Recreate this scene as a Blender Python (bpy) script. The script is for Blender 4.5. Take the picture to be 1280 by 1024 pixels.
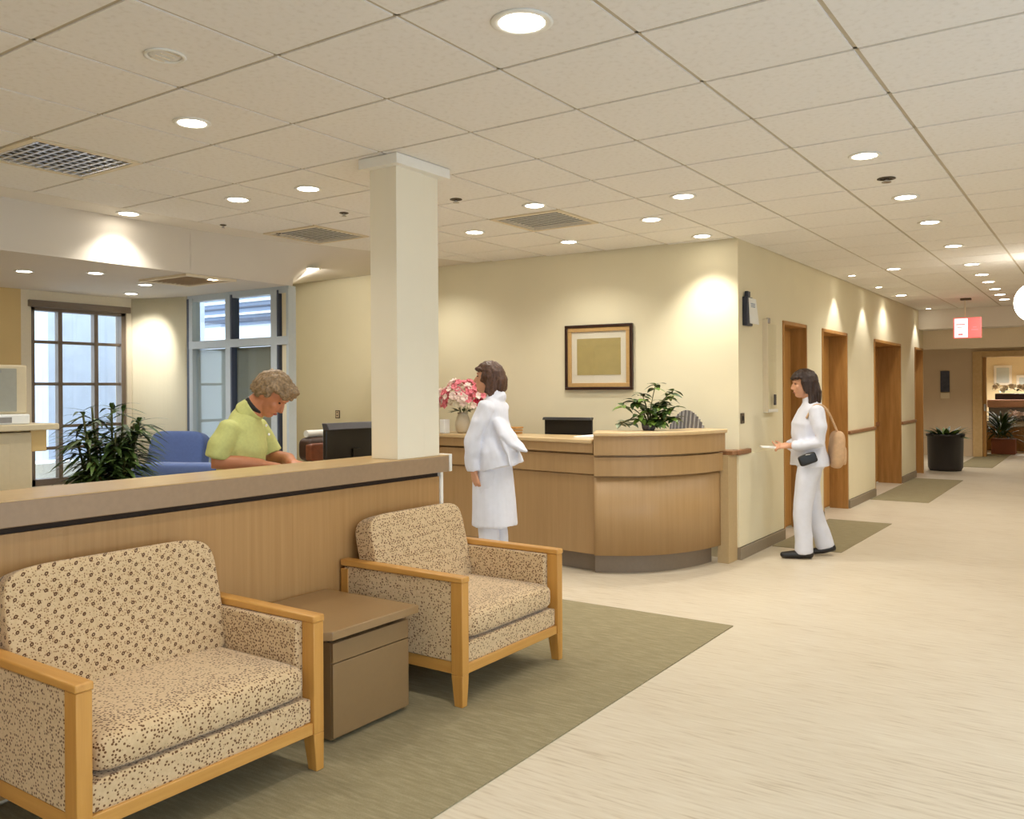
import bpy, bmesh, math, random
import numpy as np
from mathutils import Vector, Matrix, noise, Euler
for o in list(bpy.data.objects): bpy.data.objects.remove(o, do_unlink=True)
scn = bpy.context.scene
COL = scn.collection
PI = math.pi
# ------------------------------------------------------------------ camera
FPX, YAW, ROLL, CY, CAMH = 1084.644, 0.602, -0.006, 487.37, 1.457
CZ = 2.739                      # ceiling height
TX, TY, TS = -0.7815, 3.4495, 0.61   # ceiling grid origin and pitch
cam = bpy.data.objects.new('camera', bpy.data.cameras.new('camera'))
COL.objects.link(cam)
cam.data.sensor_width = 36.0; cam.data.sensor_fit = 'HORIZONTAL'
cam.data.lens = FPX / 1280 * 36.0
cam.data.shift_y = -(512 - CY) / 1280
cam.data.clip_start = 0.05; cam.data.clip_end = 200
cam.matrix_world = Matrix.Translation((0, 0, CAMH)) @ Matrix.Rotation(YAW, 4, 'Z') @ Matrix.Rotation(PI/2, 4, 'X') @ Matrix.Rotation(ROLL, 4, 'Z')
scn.camera = cam
_c, _s = math.cos(YAW), math.sin(YAW)
FW = Vector((-_s, _c, 0)); RT = Vector((_c, _s, 0))
_r3 = RT*math.cos(ROLL) + Vector((0, 0, 1))*math.sin(ROLL)
_u3 = Vector((0, 0, 1))*math.cos(ROLL) - RT*math.sin(ROLL)
EYE = Vector((0, 0, CAMH))
def ray(x, y): return FW + _r3*((x-640)/FPX) + _u3*((CY-y)/FPX)
def at_z(x, y, z): d = ray(x, y); return EYE + d*((z-CAMH)/d.z)
def at_X(x, y, X): d = ray(x, y); return EYE + d*(X/d.x)
def at_Y(x, y, Y): d = ray(x, y); return EYE + d*(Y/d.y)
def at_d(x, y, D): return EYE + ray(x, y)*D
def proj(P):
    v = Vector(P)-EYE; d = v.dot(FW)
    return 640+FPX*v.dot(_r3)/d, CY-FPX*v.dot(_u3)/d, d
# ------------------------------------------------------------------ world, exposure
w = bpy.data.worlds.new('sky'); scn.world = w; w.use_nodes = True
bg = w.node_tree.nodes['Background']
bg.inputs[0].default_value = (0.80, 0.90, 1.0, 1); bg.inputs[1].default_value = 4.0
vs = scn.view_settings
vs.view_transform = 'Standard'; vs.look = 'None'; vs.gamma = 1.0; vs.use_curve_mapping = False
vs.exposure = 0.0
SPOT_W = 34.0
WARM = (0.99, 0.946, 0.855)
COOL = (1.0, 0.97, 0.93)
# ------------------------------------------------------------------ materials
def srgb(r, g, b):
    def f(c):
        c /= 255.0
        return c/12.92 if c <= .04045 else ((c+.055)/1.055)**2.4
    return (f(r), f(g), f(b), 1)
MATS = {}
def newmat(name):
    m = bpy.data.materials.new(name); m.use_nodes = True
    nt = m.node_tree; b = nt.nodes['Principled BSDF']; MATS[name] = m
    return m, nt, b
def N(nt, t, **kw):
    n = nt.nodes.new(t)
    for k, v in kw.items(): setattr(n, k, v)
    return n
def coords(nt, scale, rot=(0, 0, 0), kind='Object'):
    tc = N(nt, 'ShaderNodeTexCoord'); mp = N(nt, 'ShaderNodeMapping')
    mp.inputs['Scale'].default_value = scale; mp.inputs['Rotation'].default_value = rot
    nt.links.new(tc.outputs[kind], mp.inputs[0]); return mp.outputs[0]
def ramp(nt, fac, stops):
    r = N(nt, 'ShaderNodeValToRGB'); e = r.color_ramp.elements
    while len(e) < len(stops): e.new(0.5)
    for el, (p, c) in zip(e, stops): el.position = p; el.color = c
    nt.links.new(fac, r.inputs[0]); return r.outputs[0]
def bump(nt, b, h, strength, dist=0.002):
    bp = N(nt, 'ShaderNodeBump'); bp.inputs['Strength'].default_value = strength; bp.inputs['Distance'].default_value = dist
    nt.links.new(h, bp.inputs['Height']); nt.links.new(bp.outputs[0], b.inputs['Normal'])
def plain(name, c, rough=.6, metal=0, spec=.5, nscale=40, namt=.06, bmp=0.0, sheen=0):
    m, nt, b = newmat(name)
    b.inputs['Roughness'].default_value = rough; b.inputs['Metallic'].default_value = metal
    b.inputs['Specular IOR Level'].default_value = spec
    if sheen: b.inputs['Sheen Weight'].default_value = sheen
    nz = N(nt, 'ShaderNodeTexNoise'); nz.inputs['Scale'].default_value = 1.0; nz.inputs['Detail'].default_value = 4
    nt.links.new(coords(nt, (nscale,)*3), nz.inputs['Vector'])
    lo = tuple(x*(1-namt) for x in c[:3])+(1,); hi = tuple(min(1, x*(1+namt)) for x in c[:3])+(1,)
    nt.links.new(ramp(nt, nz.outputs['Fac'], [(.3, lo), (.7, hi)]), b.inputs['Base Color'])
    if bmp: bump(nt, b, nz.outputs['Fac'], bmp)
    return m
def wood(name, c1, c2, axis='z', rough=.4, scale=1.0, grain=26):
    m, nt, b = newmat(name); b.inputs['Roughness'].default_value = rough
    sc = {'x': (1.2, grain, grain), 'y': (grain, 1.2, grain), 'z': (grain, grain, 1.2)}[axis]
    v = coords(nt, tuple(x*scale for x in sc))
    n1 = N(nt, 'ShaderNodeTexNoise'); n1.inputs['Scale'].default_value = 1; n1.inputs['Detail'].default_value = 6; n1.inputs['Roughness'].default_value = .65
    nt.links.new(v, n1.inputs['Vector'])
    nt.links.new(ramp(nt, n1.outputs['Fac'], [(.3, c1), (.7, c2)]), b.inputs['Base Color'])
    bump(nt, b, n1.outputs['Fac'], .06, .001)
    return m
def emit(name, c, s):
    m, nt, b = newmat(name)
    b.inputs['Base Color'].default_value = c; b.inputs['Emission Color'].default_value = c; b.inputs['Emission Strength'].default_value = s
    return m
plain('wall_paint', srgb(234, 224, 193), .75, nscale=3, namt=.015, bmp=.03)
plain('wall_gold', srgb(221, 190, 130), .7, nscale=3, namt=.02)
plain('wall_taupe', srgb(214, 192, 162), .75, nscale=3, namt=.02)
plain('drywall', srgb(238, 232, 222), .85, nscale=3, namt=.015)
plain('soffit_grey', srgb(222, 214, 202), .85, nscale=3, namt=.015)
plain('trim_cream', srgb(232, 218, 190), .55, namt=.02)
plain('column_paint', srgb(246, 238, 216), .5, nscale=4, namt=.012)
plain('white_trim', srgb(246, 244, 236), .4, namt=.01)
plain('tbar', srgb(200, 188, 164), .6, namt=.02)
m, nt, b = newmat('tile'); b.inputs['Roughness'].default_value = .9
nz = N(nt, 'ShaderNodeTexNoise'); nz.inputs['Scale'].default_value = 1; nz.inputs['Detail'].default_value = 3
nt.links.new(coords(nt, (38, 38, 38)), nz.inputs['Vector'])
nt.links.new(ramp(nt, nz.outputs['Fac'], [(.28, srgb(236, 232, 226)), (.45, srgb(244, 241, 236)), (.7, srgb(246, 243, 239))]), b.inputs['Base Color'])
bump(nt, b, nz.outputs['Fac'], .05, .001)
# floor: cream vinyl with fine cross streaks
m, nt, b = newmat('floor_vinyl'); b.inputs['Roughness'].default_value = .42; b.inputs['Specular IOR Level'].default_value = .35
n1 = N(nt, 'ShaderNodeTexNoise'); n1.inputs['Scale'].default_value = 1; n1.inputs['Detail'].default_value = 5; n1.inputs['Roughness'].default_value = .6
nt.links.new(coords(nt, (5, 60, 1), (0, 0, .06)), n1.inputs['Vector'])
n2 = N(nt, 'ShaderNodeTexNoise'); n2.inputs['Scale'].default_value = 1; n2.inputs['Detail'].default_value = 3
nt.links.new(coords(nt, (.8, 2.4, 1)), n2.inputs['Vector'])
ad = N(nt, 'ShaderNodeMath', operation='MULTIPLY_ADD'); ad.inputs[1].default_value = .3
nt.links.new(n2.outputs['Fac'], ad.inputs[0]); nt.links.new(n1.outputs['Fac'], ad.inputs[2])
nt.links.new(ramp(nt, ad.outputs[0], [(.42, srgb(184, 168, 143)), (.58, srgb(206, 193, 171)), (.80, srgb(214, 203, 183))]), b.inputs['Base Color'])
# carpet
m, nt, b = newmat('carpet'); b.inputs['Roughness'].default_value = .95; b.inputs['Specular IOR Level'].default_value = .1
n1 = N(nt, 'ShaderNodeTexNoise'); n1.inputs['Scale'].default_value = 1; n1.inputs['Detail'].default_value = 4
nt.links.new(coords(nt, (9, 60, 1), (0, 0, .3)), n1.inputs['Vector'])
n2 = N(nt, 'ShaderNodeTexNoise'); n2.inputs['Scale'].default_value = 260
nt.links.new(coords(nt, (1, 1, 1)), n2.inputs['Vector'])
mx = N(nt, 'ShaderNodeMath', operation='MULTIPLY_ADD'); mx.inputs[1].default_value = .55
nt.links.new(n2.outputs['Fac'], mx.inputs[0]); nt.links.new(n1.outputs['Fac'], mx.inputs[2])
nt.links.new(ramp(nt, mx.outputs[0], [(.45, srgb(136, 126, 97)), (.78, srgb(149, 138, 108)), (1.0, srgb(162, 151, 122))]), b.inputs['Base Color'])
bump(nt, b, n2.outputs['Fac'], .35, .003)
# speckled upholstery
def upholstery(name, rings):
    m, nt, b = newmat(name); b.inputs['Roughness'].default_value = .85; b.inputs['Sheen Weight'].default_value = .25; b.inputs['Specular IOR Level'].default_value = .2
    v = coords(nt, (1, 1, 1))
    nz = N(nt, 'ShaderNodeTexNoise'); nz.inputs['Scale'].default_value = 60
    nt.links.new(v, nz.inputs['Vector'])
    base = ramp(nt, nz.outputs['Fac'], [(.3, srgb(206, 177, 136)), (.7, srgb(217, 190, 150))])
    cur = base
    lay = [(92, .36, srgb(112, 76, 44), 0)]
    if rings: lay = [(120, .31, srgb(136, 98, 62), 0), (27, .2, srgb(90, 55, 30), .08)]
    for sc, th, col, hole in lay:
        vo = N(nt, 'ShaderNodeTexVoronoi'); vo.inputs['Scale'].default_value = sc; vo.inputs['Randomness'].default_value = .75
        if hole:
            vo.voronoi_dimensions = '2D'; vo.inputs['Randomness'].default_value = .3
            sx = N(nt, 'ShaderNodeSeparateXYZ'); nt.links.new(v, sx.inputs[0]); cb = N(nt, 'ShaderNodeCombineXYZ'); ay = N(nt, 'ShaderNodeMath', operation='ADD'); nt.links.new(sx.outputs['Y'], ay.inputs[0]); nt.links.new(sx.outputs['X'], ay.inputs[1]); nt.links.new(ay.outputs[0], cb.inputs[0]); nt.links.new(sx.outputs['Z'], cb.inputs[1])
            rt = N(nt, 'ShaderNodeVectorRotate', rotation_type='Z_AXIS'); rt.inputs['Angle'].default_value = .62; nt.links.new(cb.outputs[0], rt.inputs['Vector']); nt.links.new(rt.outputs[0], vo.inputs['Vector'])
        else: nt.links.new(v, vo.inputs['Vector'])
        if hole:
            f = ramp(nt, vo.outputs['Distance'], [(hole-.03, (.25,)*3+(1,)), (hole, (1, 1, 1, 1)), (th-.04, (1, 1, 1, 1)), (th, (0, 0, 0, 1))])
        else:
            f = ramp(nt, vo.outputs['Distance'], [(th-.05, (1, 1, 1, 1)), (th+.05, (0, 0, 0, 1))])
        mix = N(nt, 'ShaderNodeMix', data_type='RGBA'); nt.links.new(f, mix.inputs['Factor'])
        nt.links.new(cur, mix.inputs['A']); mix.inputs['B'].default_value = col
        cur = mix.outputs['Result']
    nt.links.new(cur, b.inputs['Base Color'])
    n3 = N(nt, 'ShaderNodeTexNoise'); n3.inputs['Scale'].default_value = 600; nt.links.new(v, n3.inputs['Vector'])
    bump(nt, b, n3.outputs['Fac'], .2, .001)
upholstery('speckle', False); upholstery('rosette', True)
wood('oak_chair', srgb(196, 140, 66), srgb(216, 163, 88), 'x', .38)
wood('oak_chair_up', srgb(190, 134, 60), srgb(210, 156, 80), 'z', .38)
wood('oak_chair_y', srgb(196, 140, 66), srgb(216, 163, 88), 'y', .38)
wood('oak_panel', srgb(176, 134, 82), srgb(190, 148, 96), 'z', .45, grain=40)
wood('desk_panel', srgb(168, 134, 90), srgb(178, 144, 100), 'z', .45, grain=30)
wood('desk_top', srgb(206, 176, 130), srgb(216, 188, 144), 'x', .3, grain=18)
wood('ledge_top', srgb(204, 170, 118), srgb(216, 184, 134), 'y', .3, grain=18)
plain('ledge_edge', srgb(160, 134, 106), .4, namt=.05)
wood('door_wood', srgb(152, 106, 50), srgb(190, 142, 80), 'z', .4, grain=16)
wood('jamb_wood', srgb(178, 128, 66), srgb(198, 148, 84), 'z', .4, grain=14)
wood('rail_wood', srgb(140, 98, 64), srgb(156, 112, 76), 'y', .45)
plain('end_shade_tan', srgb(190, 164, 122), .6, namt=.03)  # shade on the wainscot end put into a darker tan
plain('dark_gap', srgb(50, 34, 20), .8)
plain('table_tan', srgb(140, 112, 76), .35, namt=.02)
plain('table_top_tan', srgb(152, 122, 84), .28, namt=.02)
plain('toe_grey', srgb(138, 122, 104), .5, namt=.04)
plain('base_grey', srgb(146, 132, 112), .5, namt=.04)
plain('black_plastic', srgb(22, 20, 19), .35, namt=.05)
plain('grey_plastic', srgb(74, 72, 78), .4, namt=.05)
plain('navy_plastic', srgb(44, 50, 66), .4)
plain('paper', srgb(244, 244, 240), .7, namt=.01)
plain('chrome', srgb(190, 190, 192), .25, metal=1)
plain('bronze', srgb(120, 104, 86), .45, namt=.03)
plain('alu', srgb(196, 204, 206), .4, namt=.02)
plain('alu_dark', srgb(70, 76, 92), .5)
plain('blue_fabric', srgb(84, 106, 160), .8, namt=.06, sheen=.3)
plain('leaf_dark', srgb(56, 80, 32), .5, nscale=30, namt=.4)
plain('leaf_mid', srgb(104, 132, 50), .42, nscale=30, namt=.35)
plain('leaf_pale', srgb(140, 152, 120), .5, nscale=30, namt=.3)
plain('stem', srgb(96, 96, 50), .6)
plain('soil', srgb(52, 38, 26), .9, namt=.3)
plain('petal_pink', srgb(232, 128, 140), .6, namt=.15)
plain('petal_pale', srgb(246, 222, 212), .6, namt=.06)
plain('petal_red', srgb(186, 30, 62), .6, namt=.2)
plain('petal_cream', srgb(228, 216, 190), .6, namt=.1)
plain('ceramic_cream', srgb(226, 212, 184), .3, namt=.02)
plain('terracotta', srgb(140, 78, 46), .7)
plain('tub_dark', srgb(50, 46, 46), .45)
plain('copier_beige', srgb(216, 200, 166), .5, namt=.02)
plain('copier_grey', srgb(160, 158, 144), .5, namt=.03)
plain('brown_leather', srgb(122, 68, 42), .45, namt=.15)
plain('brown_edge', srgb(66, 42, 28), .5)
plain('frame_dark', srgb(52, 28, 18), .35)
plain('frame_gold', srgb(196, 158, 102), .4)
plain('mat_white', srgb(238, 230, 214), .8, namt=.01)
plain('art_olive', srgb(186, 168, 112), .8, nscale=14, namt=.05)
plain('mesh_grey', srgb(150, 146, 142), .6)
plain('mesh_dark', srgb(96, 92, 92), .6)
plain('coat_white', srgb(226, 228, 240), .8, nscale=25, namt=.02, sheen=.1)
plain('cloth_white', srgb(222, 224, 236), .8, nscale=25, namt=.02)
plain('shirt_green', srgb(204, 206, 130), .8, nscale=60, namt=.05)
plain('trouser_dark', srgb(60, 62, 70), .8)
plain('skin', srgb(214, 158, 124), .5, nscale=20, namt=.05)
plain('skin_tan', srgb(200, 132, 94), .5, nscale=20, namt=.06)
plain('lip', srgb(160, 82, 72), .5)
plain('eye_dark', srgb(40, 28, 22), .2)
plain('hair_brown', srgb(78, 50, 34), .5, nscale=70, namt=.35)
plain('hair_dark', srgb(54, 36, 28), .5, nscale=70, namt=.35)
plain('hair_grey', srgb(136, 112, 82), .55, nscale=90, namt=.4)
plain('shoe_black', srgb(26, 24, 24), .35)
plain('bag_tan', srgb(206, 168, 128), .6, nscale=30, namt=.08)
plain('concrete_blue', srgb(186, 196, 214), .85, nscale=5, namt=.06)
plain('asphalt', srgb(186, 190, 200), .9)
plain('siding_blue', srgb(150, 164, 186), .7, namt=.05)
plain('siding_white', srgb(236, 240, 244), .7)
plain('shade_light', srgb(196, 202, 196), .85, namt=.02)
plain('shade_grey', srgb(146, 146, 132), .85, namt=.03)
plain('brick_red', srgb(150, 82, 60), .85, namt=.2)
plain('pink_cloth', srgb(236, 186, 156), .8, namt=.05)
plain('shop_wall', srgb(232, 212, 170), .8, namt=.04)
plain('sign_navy', srgb(64, 68, 84), .4, nscale=14, namt=.3)
plain('smoke_dark', srgb(88, 74, 56), .5)
plain('louver_metal', srgb(230, 227, 220), .4)
plain('louver_mirror', srgb(228, 229, 233), .25, metal=.5)
plain('duct_shade', srgb(52, 49, 44), .6)  # dark tone for the shade inside the ceiling vents
plain('grille_white', srgb(236, 234, 230), .5)  # plain off-white for the speaker grille
emit('lens', (1.0, .93, .80, 1), 22.0)
emit('lens_far', (1.0, .90, .70, 1), 16.0)
emit('globe', (1.0, .95, .85, 1), 9.0)
emit('exit_white', srgb(255, 240, 236), 1.6)
emit('exit_red', srgb(244, 96, 92), 1.3)
emit('exit_mark', srgb(226, 120, 124), .9)
def glassmat(name, tint, refl):
    m = bpy.data.materials.new(name); m.use_nodes = True; MATS[name] = m
    nt = m.node_tree; nt.nodes.clear()
    out = N(nt, 'ShaderNodeOutputMaterial'); mix = N(nt, 'ShaderNodeMixShader'); tr = N(nt, 'ShaderNodeBsdfTransparent'); gl = N(nt, 'ShaderNodeBsdfGlossy')
    tr.inputs[0].default_value = tint; gl.inputs['Roughness'].default_value = .02
    mix.inputs[0].default_value = refl
    nt.links.new(tr.outputs[0], mix.inputs[1]); nt.links.new(gl.outputs[0], mix.inputs[2]); nt.links.new(mix.outputs[0], out.inputs[0])
glassmat('glass', (.95, .98, 1, 1), .05)
glassmat('glass_clear', (.98, .98, .97, 1), .04)

# ------------------------------------------------------------------ builders
ROOTLOC = {}
def rootof(o):
    while o.parent: o = o.parent
    return o
class MB:
    """collects shapes in world (or root-local) coordinates; build() links them as one mesh object"""
    def __init__(s): s.v = []; s.f = []
    def add(s, vs, fs):
        k = len(s.v); s.v += [Vector(p) for p in vs]; s.f += [tuple(i+k for i in f) for f in fs]; return s
    def box(s, a, b):
        (x0, y0, z0), (x1, y1, z1) = a, b
        x0, x1 = min(x0, x1), max(x0, x1); y0, y1 = min(y0, y1), max(y0, y1); z0, z1 = min(z0, z1), max(z0, z1)
        return s.add([(x0,y0,z0),(x1,y0,z0),(x1,y1,z0),(x0,y1,z0),(x0,y0,z1),(x1,y0,z1),(x1,y1,z1),(x0,y1,z1)],
                     [(0,3,2,1),(4,5,6,7),(0,1,5,4),(1,2,6,5),(2,3,7,6),(3,0,4,7)])
    def cbox(s, c, size): return s.box(tuple(c[i]-size[i]/2 for i in range(3)), tuple(c[i]+size[i]/2 for i in range(3)))
    def prism(s, poly, z0, z1):
        n = len(poly)
        vs = [(p[0], p[1], z0) for p in poly]+[(p[0], p[1], z1) for p in poly]
        return s.add(vs, [tuple(range(n))[::-1], tuple(range(n, 2*n))]+[(i, (i+1) % n, (i+1) % n+n, i+n) for i in range(n)])
    def hexa(s, bot, top):
        return s.add(list(bot)+list(top), [(3,2,1,0),(4,5,6,7),(0,1,5,4),(1,2,6,5),(2,3,7,6),(3,0,4,7)])
    def strip(s, line, thick, z0, z1, side=1):
        """solid band standing on a plan polyline, thickness to one side"""
        n = len(line); off = []
        for i in range(n):
            a = Vector(line[max(i-1, 0)]); b2 = Vector(line[min(i+1, n-1)]); t = (b2-a).normalized()
            off.append(Vector(line[i])+Vector((-t.y, t.x))*thick*side)
        for i in range(n-1):
            q = [line[i], line[i+1], off[i+1], off[i]]
            vs = [(p[0], p[1], z0) for p in q]+[(p[0], p[1], z1) for p in q]
            fs = [(3,2,1,0),(4,5,6,7),(0,1,5,4),(2,3,7,6)]
            if i == 0: fs.append((3,0,4,7))
            if i == n-2: fs.append((1,2,6,5))
            s.add(vs, fs)
        return s
    def tube(s, pts, rads, seg=8, caps=True):
        pts = [Vector(p) for p in pts]; n = len(pts)
        if not isinstance(rads, (list, tuple)): rads = [rads]*n
        vs = []; fs = []; ref = Vector((0, 0, 1))
        for i in range(n):
            t = (pts[min(i+1, n-1)]-pts[max(i-1, 0)]).normalized()
            r_ = ref if abs(t.dot(ref)) < .95 else Vector((1, 0, 0))
            u = t.cross(r_).normalized(); v = t.cross(u)
            for k in range(seg):
                a = 2*PI*k/seg; vs.append(pts[i]+(u*math.cos(a)+v*math.sin(a))*rads[i])
        for i in range(n-1):
            for k in range(seg):
                k2 = (k+1) % seg; fs.append((i*seg+k, i*seg+k2, (i+1)*seg+k2, (i+1)*seg+k))
        if caps: fs += [tuple(range(seg))[::-1], tuple(range((n-1)*seg, n*seg))]
        return s.add(vs, fs)
    def lathe(s, prof, c=(0, 0, 0), seg=24, sx=1, sy=1):
        vs = []; fs = []; n = len(prof)
        for r, z in prof:
            for k in range(seg):
                a = 2*PI*k/seg; vs.append((c[0]+r*sx*math.cos(a), c[1]+r*sy*math.sin(a), c[2]+z))
        for i in range(n-1):
            for k in range(seg):
                k2 = (k+1) % seg; fs.append((i*seg+k, i*seg+k2, (i+1)*seg+k2, (i+1)*seg+k))
        fs += [tuple(range(seg))[::-1], tuple(range((n-1)*seg, n*seg))]
        return s.add(vs, fs)
    def ellip(s, c, r, rot=None, seg=16, rings=10):
        vs = []; fs = []
        M = rot.to_3x3() if rot is not None else Matrix.Identity(3)
        c = Vector(c)
        for i in range(1, rings):
            th = PI*i/rings
            for k in range(seg):
                a = 2*PI*k/seg
                vs.append(c+M @ Vector((r[0]*math.sin(th)*math.cos(a), r[1]*math.sin(th)*math.sin(a), r[2]*math.cos(th))))
        t = len(vs); vs.append(c+M @ Vector((0, 0, r[2]))); vs.append(c-M @ Vector((0, 0, r[2])))
        for k in range(seg):
            k2 = (k+1) % seg
            fs.append((t, k, k2)); fs.append((t+1, (rings-2)*seg+k2, (rings-2)*seg+k))
            for i in range(rings-2): fs.append((i*seg+k, (i+1)*seg+k, (i+1)*seg+k2, i*seg+k2))
        return s.add(vs, fs)
    def loft(s, pts, rads, side=(0, 1, 0), seg=18, flat=(0, 0)):
        """closed ellipse loft: rads = (along side, across), rounded ends"""
        pts = [Vector(p) for p in pts]; n = len(pts); side = Vector(side)
        rads = [(r, r) if not isinstance(r, (tuple, list)) else r for r in rads]
        rings = []
        def ring(p, t, ra, rb):
            u = (side - t*side.dot(t)).normalized(); v = t.cross(u)
            return [p+u*ra*math.cos(2*PI*k/seg)+v*rb*math.sin(2*PI*k/seg) for k in range(seg)]
        T = []
        for i in range(n): T.append((pts[min(i+1, n-1)]-pts[max(i-1, 0)]).normalized())
        e = min(rads[0])*.55
        if not flat[0]: rings.append(ring(pts[0]-T[0]*e, T[0], rads[0][0]*.45, rads[0][1]*.45)); rings.append(ring(pts[0]-T[0]*e*.6, T[0], rads[0][0]*.8, rads[0][1]*.8))
        for i in range(n): rings.append(ring(pts[i], T[i], *rads[i]))
        e = min(rads[-1])*.55
        if not flat[1]: rings.append(ring(pts[-1]+T[-1]*e*.6, T[-1], rads[-1][0]*.8, rads[-1][1]*.8)); rings.append(ring(pts[-1]+T[-1]*e, T[-1], rads[-1][0]*.45, rads[-1][1]*.45))
        vs = [p for r in rings for p in r]; m = len(rings); fs = []
        for i in range(m-1):
            for k in range(seg):
                k2 = (k+1) % seg; fs.append((i*seg+k, i*seg+k2, (i+1)*seg+k2, (i+1)*seg+k))
        fs += [tuple(range(seg))[::-1], tuple(range((m-1)*seg, m*seg))]
        return s.add(vs, fs)
    def mesh(s, name, off=Vector((0, 0, 0))):
        me = bpy.data.meshes.new(name)
        me.from_pydata([tuple(p-off) for p in s.v], [], s.f)
        bm = bmesh.new(); bm.from_mesh(me); bmesh.ops.recalc_face_normals(bm, faces=bm.faces); bm.to_mesh(me); bm.free()
        return me
    def build(s, name, mat, parent=None, bevel=0, seg=2, smooth=False, local=False, subsurf=0):
        off = Vector((0, 0, 0))
        if parent is not None and not local: off = ROOTLOC.get(rootof(parent).name, Vector((0, 0, 0)))
        me = s.mesh(name, off); o = bpy.data.objects.new(name, me); COL.objects.link(o)
        me.materials.append(MATS[mat] if isinstance(mat, str) else mat)
        o.parent = parent
        if bevel:
            bv = o.modifiers.new('bevel', 'BEVEL'); bv.width = bevel; bv.segments = seg; bv.limit_method = 'ANGLE'; bv.angle_limit = math.radians(35)
        if subsurf:
            ss = o.modifiers.new('sub', 'SUBSURF'); ss.levels = ss.render_levels = subsurf
        if smooth or bevel:
            for p in me.polygons: p.use_smooth = True
            if not smooth or bevel:
                try: me.set_sharp_from_angle(angle=math.radians(35))
                except Exception: pass
        return o
def tag(o, label, cat, group=None):
    o['label'] = label; o['category'] = cat
    if group: o['group'] = group
    return o
def struct(o): o['kind'] = 'structure'; return o
def thing(name, label, cat, loc=(0, 0, 0), rz=0, group=None):
    o = bpy.data.objects.new(name, None); COL.objects.link(o); o.empty_display_size = .1
    o.location = loc; o.rotation_euler = (0, 0, rz); ROOTLOC[o.name] = Vector(loc)
    return tag(o, label, cat, group)
def mb(): return MB()
def inst(name, me, parent, M):
    o = bpy.data.objects.new(name, me); COL.objects.link(o); o.parent = parent; o.matrix_local = M; return o
def frame(p, d, up=(0, 0, 1)):
    d = Vector(d).normalized(); u = Vector(up); s = d.cross(u)
    if s.length < 1e-4: s = d.cross(Vector((1, 0, 0)))
    s.normalize(); u = s.cross(d)
    return Matrix(((d.x, s.x, u.x, p[0]), (d.y, s.y, u.y, p[1]), (d.z, s.z, u.z, p[2]), (0, 0, 0, 1)))
def smoothline(pts, n=6):
    out = []; P = [Vector(p) for p in pts]
    for i in range(len(P)-1):
        a = P[max(i-1, 0)]; b1 = P[i]; c1 = P[i+1]; d1 = P[min(i+2, len(P)-1)]
        for k in range(n):
            t = k/n
            out.append(.5*((2*b1)+(c1-a)*t+(2*a-5*b1+4*c1-d1)*t*t+(3*b1-a-3*c1+d1)*t**3))
    return out+[P[-1]]
# ================================================================== THE SETTING
XW = -2.6                                     # corridor wall face
CORN = Vector((-2.6, 7.2)); WEND = Vector((-7.85, 6.83))
def wallline_Y(X): t = (X-CORN.x)/(WEND.x-CORN.x); return CORN.y+(WEND.y-CORN.y)*t
struct(mb().box((-8.4, -3.6, -.1), (1.9, 26.5, 0)).build('floor', 'floor_vinyl'))
# ---- carpets let into the floor
tag(mb().box((-3.22, -1.6, 0), (-1.9, 5.14, .006)).build('carpet_inlay', 'carpet'), 'large olive grey carpet under the patterned seats and side table', 'carpet', 'olive carpets')
tag(mb().prism([(-2.56, 7.95), (-1.95, 7.95), (-1.91, 9.92), (-2.56, 9.92)], 0, .005).build('carpet_inlay', 'carpet'), 'olive carpet strip at the walking woman\'s feet', 'carpet', 'olive carpets')
tag(mb().box((-2.56, 11.95, 0), (-1.87, 15.12, .005)).build('carpet_inlay', 'carpet'), 'olive carpet strip before the corridor doors near the dark planter', 'carpet', 'olive carpets')
tag(mb().box((-2.3, 17.7, 0), (-1.72, 21.4, .005)).build('carpet_inlay', 'carpet'), 'olive carpet strip beside the wooden shop frame', 'carpet', 'olive carpets')
# ---- corridor wall with four recessed doors
DOORS = [(8.42, 9.21, .15, 'D1'), (9.82, 10.92, .20, 'D2'), (12.4, 14.2, .32, 'D3'), (15.38, 16.1, .16, 'D4')]
DH = 2.11
wb = mb(); y = 7.2005
for a, b_, dep, _ in DOORS:
    wb.box((XW-.4, y, 0), (XW, a, CZ+.05)); wb.box((XW-.4, a, DH), (XW, b_, CZ+.05)); y = b_
wb.box((XW-.4, y, 0), (XW, 16.2, CZ+.05))
struct(wb.build('wall_corridor', 'wall_paint'))
for k, (a, b_, dep, _) in enumerate(DOORS):
    d = struct(mb().box((XW-dep-.05, a+.02, .02), (XW-dep, b_-.02, DH-.02)).build('door_%d' % (k+1), 'door_wood', bevel=.003))
    mb().box((XW-dep, b_-.03, 0), (XW+.012, b_+.004, DH)).build('jamb', 'jamb_wood' if k == 3 else 'door_wood', d)
    mb().box((XW-dep, a-.004, 0), (XW+.012, a+.025, DH)).build('jamb', 'jamb_wood', d)
    mb().box((XW-dep, a, DH-.03), (XW+.012, b_, DH+.004)).build('head_jamb', 'jamb_wood', d)
    nb = 3 if k != 3 else 2
    for q in range(nb):
        y0 = a+.05+(b_-a-.1)*q/nb; y1 = a+.05+(b_-a-.1)*(q+1)/nb-.012
        mb().box((XW-dep, y0, .04), (XW-dep+.007, y1, DH-.06)).build('door_board', 'jamb_wood' if q % 2 == 0 else 'door_wood', d, bevel=.002)
    yh = a+.12
    h = mb().tube([(XW-dep, yh, 1.0), (XW-dep+.045, yh, 1.0), (XW-dep+.045, yh+.1, 1.0)], .008)
    h.build('door_handle', 'chrome', d, smooth=True)
    if k == 2: mb().box((XW-dep+.006, a+.06, .87), (XW-dep+.03, b_-.06, .93)).build('push_bar', 'rail_wood', d, bevel=.004)
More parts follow.
